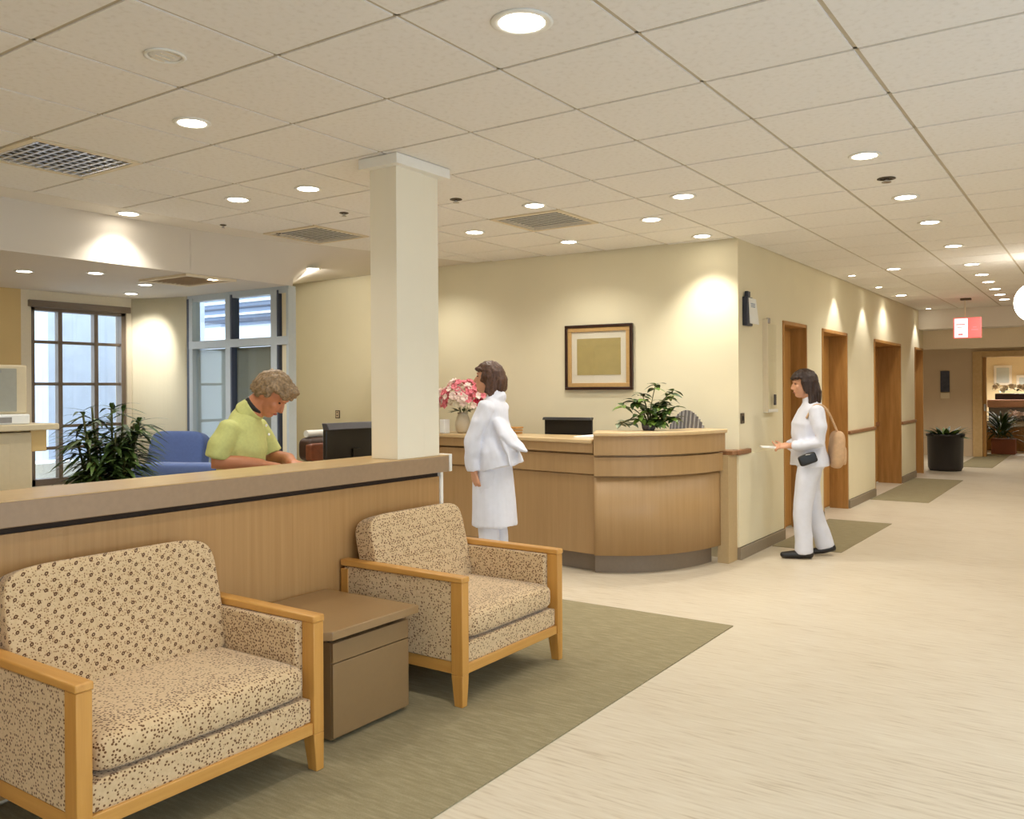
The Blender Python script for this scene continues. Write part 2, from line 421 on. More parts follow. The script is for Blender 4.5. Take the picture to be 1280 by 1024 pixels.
# base, rail, wainscot
k = 1
for a, b_ in ((7.16, 8.39), (9.22, 9.80), (10.94, 12.37), (14.23, 15.35)):
    struct(mb().box((XW-.05, a, 0), (XW+.03, b_, .1)).build('baseboard_corridor', 'base_grey', bevel=.004))
    struct(mb().box((XW-.05, a, .105), (XW+.016, b_, .89)).build('wall_wainscot', 'wall_paint', bevel=.004))
for a, b_ in ((7.12, 7.42), (10.94, 12.37), (14.23, 15.35)):
    struct(mb().box((XW-.05, a, .895), (XW+.035, b_, .935)).build('trim_%d' % k, 'rail_wood', bevel=.006)); k += 1
# ---- back wall behind the desk, angled return, glazed lobby
perp = Vector((-(WEND-CORN).normalized().y, (WEND-CORN).normalized().x))
if perp.y < 0: perp = -perp
struct(mb().prism([CORN+Vector((-.004, 0)), WEND, WEND+perp*.2, CORN+Vector((-.004, .2))], 0, CZ+.05).build('wall_back', 'wall_paint'))
struct(mb().prism([(-5.96, 5.2), (-7.85, 6.83), (-7.95, 6.95), (-8.0, 6.9), (-6.06, 5.21)], 0, CZ+.05).build('wall_angled', 'wall_paint'))
wr = mb().box((1.7, -3.6, 0), (1.9, 26.5, .35)); wr.box((1.7, -3.6, 2.45), (1.9, 26.5, CZ+.05)); wr.box((1.7, 4.8, .35), (1.9, 26.5, 2.45))
for q in range(4): wr.box((1.7, -3.6+q*2.8, .35), (1.9, -3.2+q*2.8, 2.45))
struct(wr.build('wall_right', 'wall_paint'))
struct(mb().box((1.9, -8, -.12), (14, 22, -.02)).build('ground_bounce', 'asphalt'))  # added unseen ground, bounces sky light up onto the ceiling
for q in range(3):  # added windows out of view, let in sky light to fill the ceiling
    y0, y1 = -3.2+q*2.8, -.8+q*2.8
    wq = struct(mb().box((1.76, y0, .35), (1.84, y1, .41)).box((1.76, y0, 2.39), (1.84, y1, 2.45)).box((1.76, y0, .41), (1.84, y0+.06, 2.39)).box((1.76, y1-.06, .41), (1.84, y1, 2.39)).build('window_%d' % (q+3), 'alu'))
    mb().box((1.797, y0+.06, .41), (1.803, y1-.06, 2.39)).build('pane', 'glass', wq)
struct(mb().box((-8.4, -3.8, 0), (1.9, -3.6, CZ+.05)).build('wall_behind', 'wall_paint'))
ZL = 2.39                                    # low lobby ceiling
struct(mb().box((-8.3, -3.6, ZL), (-5.95, 5.24, CZ+.05)).build('ceiling_low', 'soffit_grey'))
XL = -8.05
vs_, fs_ = [], []
NV, NU = 24, 12
for i in range(NV+1):
    v = i/NV
    if v < .4: A = Vector((-5.945+.2*(v/.4)**2, 4.2+1.0*v/.4, CZ)); B = Vector((-5.945, 4.2+1.0*v/.4, ZL))
    else:
        k_ = (v-.4)/.6; A = Vector((-5.745+.5*k_, 5.2+1.78*k_, CZ)); B = Vector((-5.945-1.9*k_, 5.2+1.63*k_, ZL+.30*k_))
    for j in range(NU+1): u = j/NU; vs_.append(A.lerp(B, u))
for i in range(NV):
    for j in range(NU): q_ = i*(NU+1)+j; fs_.append((q_, q_+1, q_+NU+2, q_+NU+1))
struct(mb().add(vs_, fs_).build('ceiling_sweep', 'soffit_grey', smooth=True))
# lobby wall with window opening Y 4.0..4.96, z .62..2.28
lw = mb(); lw.box((XL-.2, 3.93, 0), (XL, 4.02, ZL)); lw.box((XL-.2, 4.95, 0), (XL, 5.02, ZL)); lw.box((XL-.2, 4.02, 2.27), (XL, 4.95, ZL)); lw.box((XL-.2, 4.02, 0), (XL, 4.95, .6))
struct(lw.build('wall_lobby', 'trim_cream'))
struct(mb().box((XL-.2, -3.6, 0), (XL, 3.93, ZL)).build('wall_left', 'wall_gold'))
cv = smoothline([(XL, 5.0), (-7.93, 5.08), (-7.7, 5.16), (-7.42, 5.2)], 5)
struct(mb().strip(cv, .15, 0, ZL, 1).build('wall_curve', 'wall_paint', smooth=True))
# window one: bronze mullions over clear panes
w1 = mb().box((XL-.12, 4.02, 2.21), (XL-.02, 4.95, 2.27)); w1.box((XL-.12, 4.02, .6), (XL-.02, 4.95, .66)); w1.box((XL-.12, 4.02, .6), (XL-.02, 4.06, 2.27)); w1.box((XL-.12, 4.905, .6), (XL-.02, 4.95, 2.27))
w1 = struct(w1.build('window_1', 'bronze'))
mb().box((XL-.03, 3.99, 2.24), (XL+.03, 4.98, 2.30)).build('window_header', 'bronze', w1, bevel=.004)
for yy in (4.305, 4.655): mb().box((XL-.1, yy-.02, .62), (XL-.035, yy+.02, 2.24)).build('mullion', 'bronze', w1, bevel=.003)
for zz in (1.925, 1.537, 1.142, .94): mb().box((XL-.09, 4.04, zz-.014), (XL-.045, 4.94, zz+.014)).build('glazing_bar', 'bronze', w1, bevel=.003)
ys = [4.06, 4.285, 4.325, 4.635, 4.675, 4.905]; zs = [.66, .926, .954, 1.128, 1.156, 1.523, 1.551, 1.911, 1.939, 2.21]
for i in range(0, 6, 2):
    for j in range(0, 10, 2):
        mb().box((XL-.075, ys[i], zs[j]), (XL-.069, ys[i+1], zs[j+1])).build('pane', 'glass', w1)
# window two: aluminium storefront in plane Y = 5.2
YL = 5.2
w2 = struct(mb().box((-7.42, YL, 2.33), (-5.96, YL+.08, 2.39)).build('window_2', 'alu'))
for x0, x1, mt in ((-7.42, -7.385, 'alu_dark'), (-7.385, -7.33, 'alu'), (-6.83, -6.76, 'alu'), (-6.757, -6.735, 'alu_dark'), (-6.19, -6.11, 'alu'), (-6.108, -6.09, 'alu_dark'), (-5.985, -5.955, 'alu')):
    mb().box((x0, YL-.01, 0), (x1, YL+.08, 2.36)).build('mullion', mt, w2, bevel=.003)
mb().box((-7.385, YL-.012, 1.87), (-5.96, YL+.08, 1.945)).build('transom', 'alu', w2, bevel=.003)
mb().box((-7.385, YL-.012, 0), (-5.96, YL+.08, .1)).build('sill_rail', 'alu', w2, bevel=.003)
for x0, x1 in ((-7.33, -6.83), (-6.735, -6.19), (-6.09, -5.985)):
    mb().box((x0, YL+.03, 1.945), (x1, YL+.036, 2.33)).build('pane', 'glass', w2)
    mb().box((x0, YL+.03, .1), (x1, YL+.036, 1.87)).build('pane', 'glass', w2)
mb().box((-7.33, YL+.05, .1), (-6.83, YL+.055, 1.865)).build('roller_shade', 'shade_light', w2)
mb().box((-6.735, YL+.05, .1), (-6.24, YL+.055, 1.865)).build('roller_shade', 'shade_grey', w2)
# ---- outside the glass
struct(mb().box((-16, -2, -.12), (-8.42, 14, -.02)).build('ground_outside', 'asphalt'))
tag(mb().box((-10.2, 5.13, 0), (-9.9, 7.2, 3.4)).build('garden_wall', 'concrete_blue'), 'pale blue grey concrete wall outside the gridded window', 'wall')
tag(mb().box((-9.3, 3.2, 0), (-8.9, 6.0, .74)).build('outdoor_ledge', 'siding_white', bevel=.01), 'low white ledge outside the gridded window', 'ledge')
nb = thing('neighbour_facade', 'striped blue grey siding facade seen through the storefront transom', 'building', (-8.6, 8.2, 0))
mb().box((-13.5, 8.2, 0), (-8.05, 8.4, 2.42)).build('lower_wall', 'siding_white', nb)
mb().box((-13.5, 8.15, 2.42), (-8.05, 8.4, 3.4)).build('siding', 'siding_blue', nb)
for zz, hh, mt in ((2.46, .05, 'alu_dark'), (2.56, .03, 'siding_white'), (2.66, .02, 'alu_dark'), (2.74, .035, 'siding_white'), (2.9, .02, 'alu_dark')):
    mb().box((-13.5, 8.09, zz), (-8.05, 8.15, zz+hh)).build('siding_board', mt, nb)
mb().box((-13.5, 8.12, 0), (-8.05, 8.2, .8)).build('brick_base', 'brick_red', nb)
# ---- far end of the corridor
struct(mb().box((-4.2, 15.75, 2.42), (1.7, 16.2, CZ+.05)).build('trim_%d' % k, 'drywall')); k += 1
struct(mb().box((-4.2, 16.2, 2.11), (1.7, 16.5, CZ+.05)).build('trim_%d' % k, 'trim_cream')); k += 1
struct(mb().box((-4.2, 16.5, 2.3), (1.7, 26.5, 2.4)).build('ceiling_far', 'drywall'))
struct(mb().box((-4.3, 16.2, 0), (-4.2, 26.5, 2.4)).build('wall_far_left', 'wall_taupe'))
struct(mb().box((-4.2, 16.2, 0), (XW-.4, 16.3, 2.4)).build('wall_far_return', 'wall_taupe'))
fw_ = mb().box((-4.2, 20.5, 0), (-2.30, 20.7, 2.4)); fw_.box((-2.30, 20.5, 2.2), (1.7, 20.7, 2.4))
struct(fw_.build('wall_far', 'wall_taupe'))
dfr = struct(mb().box((-2.34, 20.42, 0), (-2.16, 20.72, 2.2)).build('trim_%d' % k, 'ledge_top', bevel=.006)); k += 1
mb().box((-2.16, 20.42, 2.08), (1.7, 20.72, 2.2)).build('head_casing', 'ledge_top', dfr, bevel=.006)
mb().box((-2.16, 20.5, 0), (-2.10, 20.64, 2.08)).build('sliding_stile', 'jamb_wood', dfr, bevel=.004)
mb().box((-2.14, 20.48, .95), (-2.10, 20.5, 1.1)).build('door_pull', 'chrome', dfr, bevel=.003)
struct(mb().box((-4.2, 25.2, 0), (1.7, 25.4, 2.4)).build('wall_shop', 'shop_wall'))
# ---- ceiling: slab, T bars and lay-in tiles
ceil = struct(mb().box((-5.97, -3.6, CZ+.03), (1.9, 16.4, CZ+.1)).build('ceiling', 'tile'))
cdry = mb().box((-8.2, 5.2, CZ), (TX-8*TS, 7.3, CZ+.03)); cdry.box((-5.97, -3.6, CZ), (TX-8*TS, 5.2, CZ+.03)); cdry.box((-8.2, 5.2, CZ+.03), (-5.97, 7.3, CZ+.1))
cdry.build('drywall_border', 'drywall', ceil)
I0, I1 = -8, 4; J0, J1 = -11, 20
def ceil_ok(x, y):
    return not (x < XW-.02 and y > wallline_Y(x)+.02)
def inside_len(yc): return XW if yc > 7.22 else TX+I0*TS
for i in range(I0, I1+1):
    x = TX+i*TS; y1 = 15.75 if x > XW else wallline_Y(x)
    mb().box((x-.0095, TY+J0*TS, CZ+.006), (x+.0095, y1, CZ+.012)).build('grid_bar', 'tbar', ceil)
for j in range(J0, J1+1):
    yy = TY+j*TS
    if yy > 15.7: continue
    x0 = TX+I0*TS if yy < 6.9 else XW
    mb().box((x0, yy-.0095, CZ+.006), (TX+I1*TS, yy+.0095, CZ+.012)).build('grid_bar', 'tbar', ceil)
tiles = []
VENTS = [(-7, -2, 'mirror'), (-8, 2, 'white'), (-5, 3, 'white')]
for i in range(I0, I1):
    for j in range(J0, J1+1):
        x0, x1 = TX+i*TS, TX+(i+1)*TS; y0, y1 = TY+j*TS, TY+(j+1)*TS
        if (i, j) in [(a, b_) for a, b_, _ in VENTS]: continue
        if y0 > 15.7: continue
        y1 = min(y1, 15.75)
        px, py, d = proj((x0/2+x1/2, y0/2+y1/2, CZ))
        clip = False
        if x1 <= XW+.01:
            yl = wallline_Y(x0/2+x1/2)
            if y0 > yl-.03: continue
            if y1 > yl: y1 = yl; clip = True
        elif x0 < XW:
            if y0 > 7.22: x0 = XW; clip = True
        tiles.append((d if d > 0 and -250 < px < 1530 and -420 < py else 900+abs(px)/1e4, i, j, x0, x1, y0, y1, clip))
tiles.sort()
TG = .0095
full = mb().box((-TS/2+TG, -TS/2+TG, 0), (TS/2-TG, TS/2-TG, .018)).mesh('ceiling_tile')
full.materials.append(MATS['tile'])
rest = mb()
for n, (d, i, j, x0, x1, y0, y1, clip) in enumerate(tiles):
    if n < 290 and d < 900:
        if abs(y1-y0-TS) < 1e-4 and abs(x1-x0-TS) < 1e-4:
            inst('ceiling_tile', full, ceil, Matrix.Translation(((x0+x1)/2, (y0+y1)/2, CZ)))
        else: mb().box((x0+TG, y0+TG, CZ), (x1-TG, max(y1-TG, y0+TG+.01), CZ+.018)).build('ceiling_tile', 'tile', ceil)
    else: rest.box((x0+TG, y0+TG, CZ), (x1-TG, max(y1-TG, y0+TG+.01), CZ+.018))
ro = rest.build('ceiling_tile', 'tile', ceil); ro['kind'] = 'stuff'
# ---- vents
VL = {0: ('mirror finished louvre vent in the ceiling tile beside the lobby bulkhead', 'louver_mirror'), 1: ('square white ceiling vent nearest the lobby glazing', 'louver_metal'), 2: ('square white ceiling vent above the reception desk', 'louver_metal')}
for n, (i, j, kind) in enumerate(VENTS):
    cx, cy = TX+(i+.5)*TS, TY+(j+.5)*TS
    t = thing('ceiling_vent', VL[n][0], 'vent', (cx, cy, CZ-.004))
    h = TS/2-.004
    z0, z1 = CZ-.006, CZ+.02
    fr = mb()
    for a, b_ in (((-h, -h), (h, -h+.035)), ((-h, h-.035), (h, h)), ((-h, -h+.035), (-h+.035, h-.035)), ((h-.035, -h+.035), (h, h-.035))):
        fr.box((cx+a[0], cy+a[1], z0), (cx+b_[0], cy+b_[1], z1))
    fr.build('vent_frame', 'trim_cream', t)
    mb().box((cx-h, cy-h, CZ+.025), (cx+h, cy+h, CZ+.029)).build('duct_shade_sheet', 'duct_shade', t)  # dark sheet stands in for the shade behind the louvres
    ns = 11
    sl = mb().hexa([(-h+.035, -.004, 0), (h-.035, -.004, 0), (h-.035, .008, 0), (-h+.035, .008, 0)], [(-h+.035, -.006, .003), (h-.035, -.006, .003), (h-.035, .006, .003), (-h+.035, .006, .003)]).mesh('louvre')
    sl.materials.append(MATS[VL[n][1]])
    for q in range(ns):
        inst('louvre', sl, t, Matrix.Translation((0, -h+.05+(2*h-.1)*q/(ns-1), 0)))
    if kind == 'mirror':
        for q in range(8):
            mb().box((cx-h+.06+q*.065, cy-h+.03, CZ-.004), (cx-h+.064+q*.065, cy+h-.03, CZ+.002)).build('cross_blade', 'louver_mirror', t)
# smaller square vent in the low lobby ceiling
t = thing('ceiling_vent', 'beige square vent in the low lobby ceiling', 'vent', (-6.28, 4.42, ZL-.02))
mb().box((-6.62, 4.18, ZL-.018), (-5.98, 4.22, ZL)).box((-6.62, 4.62, ZL-.018), (-5.98, 4.66, ZL)).box((-6.62, 4.22, ZL-.018), (-6.58, 4.62, ZL)).box((-6.02, 4.22, ZL-.018), (-5.98, 4.62, ZL)).build('vent_frame', 'trim_cream', t)
for q in range(9): mb().hexa([(-6.58, 4.235+q*.044, ZL-.012), (-6.02, 4.235+q*.044, ZL-.012), (-6.02, 4.239+q*.044, ZL-.012), (-6.58, 4.239+q*.044, ZL-.012)], [(-6.58, 4.249+q*.044, ZL), (-6.02, 4.249+q*.044, ZL), (-6.02, 4.253+q*.044, ZL), (-6.58, 4.253+q*.044, ZL)]).build('louvre', 'wall_taupe', t)
# ---- downlights
ring_me = mb().lathe([(.085, 0), (.088, -.004), (.080, -.008), (.066, -.007), (.064, -.001), (.064, 0)], seg=28).mesh('trim_ring'); ring_me.materials.append(MATS['white_trim'])
for p in ring_me.polygons: p.use_smooth = True
lens_me = mb().lathe([(.066, -.001), (.060, -.006), (.03, -.0085), (.001, -.009)], seg=28).mesh('lens'); lens_me.materials.append(MATS['lens'])
def lamp(t, energy, size, blend, color, off=-.03, aim=None, soft=.04):
    L = bpy.data.lights.new('bulb', 'SPOT'); L.energy = energy; L.spot_size = math.radians(size); L.spot_blend = blend; L.color = color; L.shadow_soft_size = soft
    o = bpy.data.objects.new('bulb', L); COL.objects.link(o); o.parent = t; o.location = (0, 0, off)
    if aim is not None: o.rotation_euler = Vector(aim).to_track_quat('-Z', 'Y').to_euler()
    return o
def downlight(x, y, z, label, group, watts=SPOT_W, size=138, blend=.85, color=WARM, r=1.0, aim=None, cat='light'):
    t = thing('downlight', label, cat, (x, y, z), 0, group)
    S_ = Matrix.Diagonal((r, r, 1, 1)); inst('trim_ring', ring_me, t, S_); inst('lens', lens_me, t, S_)
    lamp(t, watts, size, blend, color, aim=aim)
    return t
LG = 'recessed downlights in the tiled ceiling'
GL = 'round recessed downlight in the tiled lounge ceiling'
for x, y, lb in ((-3.586, 2.545, 'round downlight between the speaker grille and the mirror finished vent'), (-4.775, 3.736, 'downlight of a close pair behind the column, nearer the lobby bulkhead'), (-4.163, 3.797, 'downlight of a close pair behind the column, nearer the column cap'),
                 (-3.278, 5.06, 'downlight against the corner of the vent above the desk'), (-4.228, 5.63, 'downlight on the flower vase side of the desk vent'), (-2.321, 5.402, 'lone downlight above the carpet corner, off the corridor row'), (-2.835, 5.997, 'downlight above the bow-fronted desk end'), (-5.5, 6.4, 'added downlight out of view behind the column, brightening the back wall')):  # last one is an added lamp, hidden, to brighten the back wall
    downlight(x, y, CZ, lb, LG)
downlight(-1.676, 2.513, CZ, 'large round downlight with a wide white trim over the lounge', None, r=1.25, watts=SPOT_W*1.15)
downlight(-3.844, 6.48, CZ, 'small downlight between the ceiling vent and the framed picture', None)
downlight(-2.80, 6.90, CZ, 'downlight washing the wall corner above the desk plant', None, watts=SPOT_W*2.0, size=100)
downlight(-5.78, 3.573, CZ, 'downlight grazing the lobby bulkhead face', None, size=120)
d_ = ray(390, 334).normalized(); sw = min(vs_, key=lambda p: ((p-EYE)-d_*(p-EYE).dot(d_)).length); dist_ = (sw-EYE).dot(d_); sw = EYE+d_*dist_
downlight(sw.x, sw.y, sw.z-.012, 'downlight in smooth ceiling over the angled wall end', None, size=80, blend=.8, watts=SPOT_W*1.5, aim=Vector((-7.45, 6.85, 2.15))-sw)
CG = 'row of downlights along the corridor ceiling'
CL = 'round downlight in the long row over the corridor'
for n, yy in enumerate((5.05, 6.31, 7.38, 8.75, 10.16, 11.17, 11.99, 12.91, 13.73, 14.52)):
    downlight(-1.1-.016*n, yy, CZ, CL, CG, watts=SPOT_W*(1.0 if n < 4 else .8))
for x, y, lb in ((-1.9, 10.05, 'lone downlight near the second corridor door'), (-2.36, 12.99, 'downlight near the corridor wall above the third door')):
    downlight(x, y, CZ, lb, None, watts=SPOT_W*.8)
WG = 'wall washers along the corridor doors'
for yy in (10.35, 11.75, 15.45):
    downlight(XW+.2, yy, CZ, 'small wall washer downlight close to the corridor wall', WG, watts=SPOT_W*.8, size=84, blend=.5, r=.55, color=COOL)
BG = 'added unseen downlights behind the seating'
for x, y in ((-1.676, .0), (-3.586, .1), (-.3, 1.3), (-.3, -1.8), (-4.78, 1.3), (.6, 3.6), (-2.2, -2.4), (-5.0, -1.4), (.5, 6.4), (.5, 9.4)):  # added lamps outside the view, there to lift the ceiling brightness
    downlight(x, y, CZ, 'added out-of-view downlight raising the room light away from reception', BG)
LO = 'downlights in the low lobby ceiling'
for x, y in ((-6.83, 3.36), (-6.5, 3.74), (-6.87, 4.4), (-6.09, 4.52)):
    downlight(x, y, ZL, 'small downlight in the low lobby ceiling', LO, watts=SPOT_W*.55, r=.8, color=COOL)
downlight(-7.6, 4.72, ZL, 'small downlight washing the curved lobby wall', None, watts=SPOT_W*.9, r=.8, color=COOL, size=70, blend=.8, aim=(-.35, .45, -.6))
for x, y in ((-3.0, 18.2), (-1.6, 18.4)):  # unseen lamps behind the beam, set strong to brighten the far end
    downlight(x, y, 2.3, 'unseen downlight brightening the corridor end past the exit sign', 'unseen downlights past the beam', watts=SPOT_W*2.4)
for x in (-1.9, -.6):  # unseen lamps placed near the back wall to brighten the shop
    downlight(x, 24.0, 2.3, 'unseen downlight brightening the far flower shop', 'unseen shop downlights', watts=SPOT_W*7)
# globe pendant at the corridor's right side
g = at_d(1292, 378, 8.5)
t = thing('globe_pendant', 'glowing white globe pendant over the corridor', 'light', (g.x, g.y, g.z))
mb().ellip(g, (.17, .17, .19), seg=24, rings=16).build('globe', 'globe', t, smooth=True)
mb().tube([(g.x, g.y, g.z+.18), (g.x, g.y, CZ-.01)], .009).build('rod', 'white_trim', t)
mb().lathe([(.06, CZ-.02), (.06, CZ), (.01, CZ)], (g.x, g.y, 0)).build('canopy', 'white_trim', t)
# ceiling speaker
c = Vector((-2.955, 1.98, CZ))
t = thing('ceiling_speaker', 'round white speaker grille set in a ceiling tile', 'speaker', c)
mb().lathe([(.075, 0), (.078, -.005), (.066, -.008), (.062, -.002), (.062, 0)], c, 28).build('trim_ring', 'white_trim', t, smooth=True)
mb().lathe([(.063, -.001), (.05, -.003), (.001, -.004)], c, 28).build('grille', 'grille_white', t, smooth=True)
for q in range(4): mb().tube([(c.x-.05+.033*q, c.y-.03, CZ-.005), (c.x-.05+.033*q, c.y+.03, CZ-.005)], .002, 6).build('grille_bar', 'trim_cream', t)
# sprinkler heads and sensors
SP = [((1108, 223), 'dark sprinkler head among the corridor downlights', 1.3), ((570, 249), 'dark round sensor beside the column cap', 1.0), ((430, 266), 'small dark sprinkler near the square vent by the column', .8), ((279, 281), 'tiny sprinkler at the edge of the lobby bulkhead', .6), ((348, 291), 'tiny twin sprinkler in smooth ceiling by the vent', .6)]
for (px, py), lb, s in SP:
    p = at_z(px, py, CZ); t = thing('sprinkler_head', lb, 'sprinkler', (p.x, p.y, CZ))
    mb().lathe([(.04*s, 0), (.042*s, -.004), (.028*s, -.008), (.026*s, 0)], p, 18).build('escutcheon', 'smoke_dark', t, smooth=True)
    mb().lathe([(.012*s, 0), (.012*s, -.02), (.022*s, -.022), (.022*s, -.025), (.004*s, -.026)], p, 12).build('deflector', 'chrome', t)
# column standing on the half wall
CX0, CX1, CYA, CYB = -3.375, -3.18, 3.53, 3.90
ZT = 1.08
col = thing('column', 'square cream column rising from the counter ledge to the ceiling', 'column', (-3.3, 3.7, ZT))
mb().box((CX0, CYA, ZT), (CX1, CYA+.225, CZ-.055)).build('shaft', 'column_paint', col, bevel=.003)
mb().box((CX0+.01, CYA+.22, ZT), (CX1-.02, CYA+.232, CZ-.055)).build('seam', 'smoke_dark', col)
mb().box((CX0, CYA+.230, ZT), (CX1-.012, CYB, CZ-.055)).build('side_casing', 'column_paint', col, bevel=.003)
mb().box((CX0-.045, CYA-.045, CZ-.06), (CX1+.045, CYB+.045, CZ-.002)).build('cap', 'white_trim', col, bevel=.004)
# ================================================================== OBJECTS
def superbox(c, r, e1=.35, e2=.25, rot=None, nu=20, nv=40):
    """puffy rounded box (superellipsoid)"""
    m = MB(); vs = []; fs = []
    M = rot.to_3x3() if rot is not None else Matrix.Identity(3); c = Vector(c)
    def pw(a, e): return math.copysign(abs(a)**e, a)
    for i in range(1, nu):
        th = -PI/2+PI*i/nu
        for k in range(nv):
            a = 2*PI*(k+.5)/nv
            vs.append(c+M @ Vector((r[0]*pw(math.cos(th), e1)*pw(math.cos(a), e2), r[1]*pw(math.cos(th), e1)*pw(math.sin(a), e2), r[2]*pw(math.sin(th), e1))))
    t = len(vs); vs += [c-M @ Vector((0, 0, r[2])), c+M @ Vector((0, 0, r[2]))]
    for k in range(nv):
        k2 = (k+1) % nv; fs.append((t, k2, k)); fs.append((t+1, (nu-2)*nv+k, (nu-2)*nv+k2))
        for i in range(nu-2): fs.append((i*nv+k, i*nv+k2, (i+1)*nv+k2, (i+1)*nv+k))
    return m.add(vs, fs)
# ---- half wall with ledge
HX = -3.22
t = thing('half_wall', 'waist-high oak-faced half wall behind the patterned seats', 'half wall', (HX-.12, 1.2, 0))
mb().box((-3.46, -1.6, 0), (HX-.02, 3.93, .98)).build('core', 'trim_cream', t)
for q in range(5):
    y0 = -1.6+q*1.106; mb().box((HX-.02, y0+.0001, .02), (HX, y0+1.1059, .955)).build('oak_panel', 'oak_panel', t)
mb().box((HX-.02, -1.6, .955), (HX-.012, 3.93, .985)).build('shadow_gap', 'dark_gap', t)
mb().box((-3.47, 3.93, 0), (HX+.012, 3.955, .984)).build('end_trim', 'white_trim', t, bevel=.003)
t = thing('counter_ledge', 'long wood counter ledge capping the half wall under the column', 'counter', (-3.34, 1.2, .985))
mb().box((-3.52, -1.6, .985), (-3.16, 3.95, ZT-.004)).build('edge_band', 'ledge_edge', t, bevel=.004)
mb().box((-3.521, -1.6, ZT-.004), (-3.161, 3.95, ZT)).build('top_surface', 'ledge_top', t)
mb().box((-3.52, 3.95, .985), (-3.155, 3.972, ZT+.006)).build('end_cap', 'white_trim', t, bevel=.003)
# ---- upholstered lounge seats
def lounge(name, label, y0, y1, xf, xb, backfab, cat, seatfab, back_top):
    t = thing(name, label, cat, (xf-.35, (y0+y1)/2, 0))
    pw, pd = .05, .066
    for s in (0, 1):
        ya, yb = (y0, y0+pw) if s == 0 else (y1-pw, y1)
        ti = .012 if s == 0 else 0; tj = .012 if s else 0
        leg = mb().box((xf-pd, ya, .15), (xf, yb, .574))
        leg.hexa([(xf-pd+.018, ya+tj, .006), (xf-.002, ya+tj, .006), (xf-.002, yb-ti, .006), (xf-pd+.018, yb-ti, .006)], [(xf-pd, ya, .15), (xf, ya, .15), (xf, yb, .15), (xf-pd, yb, .15)])
        leg.build('front_leg', 'oak_chair_up', t, bevel=.003)
        rl = mb().box((xb, ya, .15), (xb+.05, yb, .56))
        rl.hexa([(xb-.0, ya, .006), (xb+.035, ya, .006), (xb+.035, yb, .006), (xb, yb, .006)], [(xb, ya, .15), (xb+.05, ya, .15), (xb+.05, yb, .15), (xb, yb, .15)])
        rl.build('rear_leg', 'oak_chair_up', t, bevel=.003)
        mb().box((xb+.05, ya+.008, .15), (xf-pd, yb-.008, .205)).build('side_rail', 'oak_chair', t, bevel=.002)
        mb().box((xb+.02, ya+.003, .206), (xf-pd-.001, yb+(.03 if s == 0 else -.003) , .573) if s == 0 else (xf-pd-.001, yb-.003, .573)).build('arm_panel', 'speckle', t, bevel=.008, seg=3) if s == 0 else \
            mb().box((xb+.02, ya-.03, .206), (xf-pd-.001, yb-.003, .573)).build('arm_panel', 'speckle', t, bevel=.008, seg=3)
        cap = mb().hexa([(xb, ya-.004, .574), (xf+.004, ya-.004, .574), (xf+.004, yb+.004, .574), (xb, yb+.004, .574)], [(xb, ya-.004, .607), (xf+.002, ya-.004, .601), (xf+.002, yb+.004, .601), (xb, yb+.004, .607)])
        cap.build('arm_rest', 'oak_chair', t, bevel=.006, seg=3)
    mb().box((xf-.04, y0+pw, .15), (xf-.006, y1-pw, .195)).build('front_rail', 'oak_chair_y', t, bevel=.003)
    mb().box((xb+.01, y0+pw, .15), (xb+.04, y1-pw, .205)).build('rear_rail', 'oak_chair_y', t, bevel=.003)
    mb().box((xb+.06, y0+pw+.032, .185), (xf-.018, y1-pw-.032, .29)).build('seat_base', 'speckle', t, bevel=.006)
    mb().box((xf-.1, y0+pw+.001, .196), (xf-.016, y1-pw-.001, .284)).build('front_panel', 'speckle', t, bevel=.006)
    yc, hw = (y0+y1)/2, (y1-y0)/2-pw-.026
    zc = .358
    superbox((xf-.36-(xf-xb-.72)/2, yc, zc), (.375+(xf-xb-.72)/2-.02, hw+.012, .075), .42, .16, nu=24, nv=64).build('seat_cushion', seatfab, t, smooth=True)
    ang = math.radians(14)
    rot = Matrix.Rotation(-ang, 4, 'Y')
    hz = (back_top-.38)/2/math.cos(ang)
    superbox((xb+.125, yc, (back_top+.38)/2), (.065, hw+.01, hz+.012), .3, .12, rot=rot, nu=28, nv=56).build('back_cushion', backfab, t, smooth=True)
    mb().hexa([(xb+.08, y0+pw+.04, .2), (xb+.12, y0+pw+.04, .2), (xb+.12, y1-pw-.04, .2), (xb+.08, y1-pw-.04, .2)], [(xb+.03, y0+pw+.05, .62), (xb+.07, y0+pw+.05, .62), (xb+.07, y1-pw-.05, .62), (xb+.03, y1-pw-.05, .62)]).build('back_frame', 'speckle', t)
    return t
lounge('loveseat', 'wide loveseat in rosette patterned fabric with honey oak arms', 1.365, 2.335, -2.49, -3.205, 'rosette', 'sofa', 'speckle', .835)
lounge('armchair', 'speckled tan armchair with oak frame beside the half wall end', 3.125, 4.005, -2.43, -3.205, 'speckle', 'armchair', 'speckle', .80)
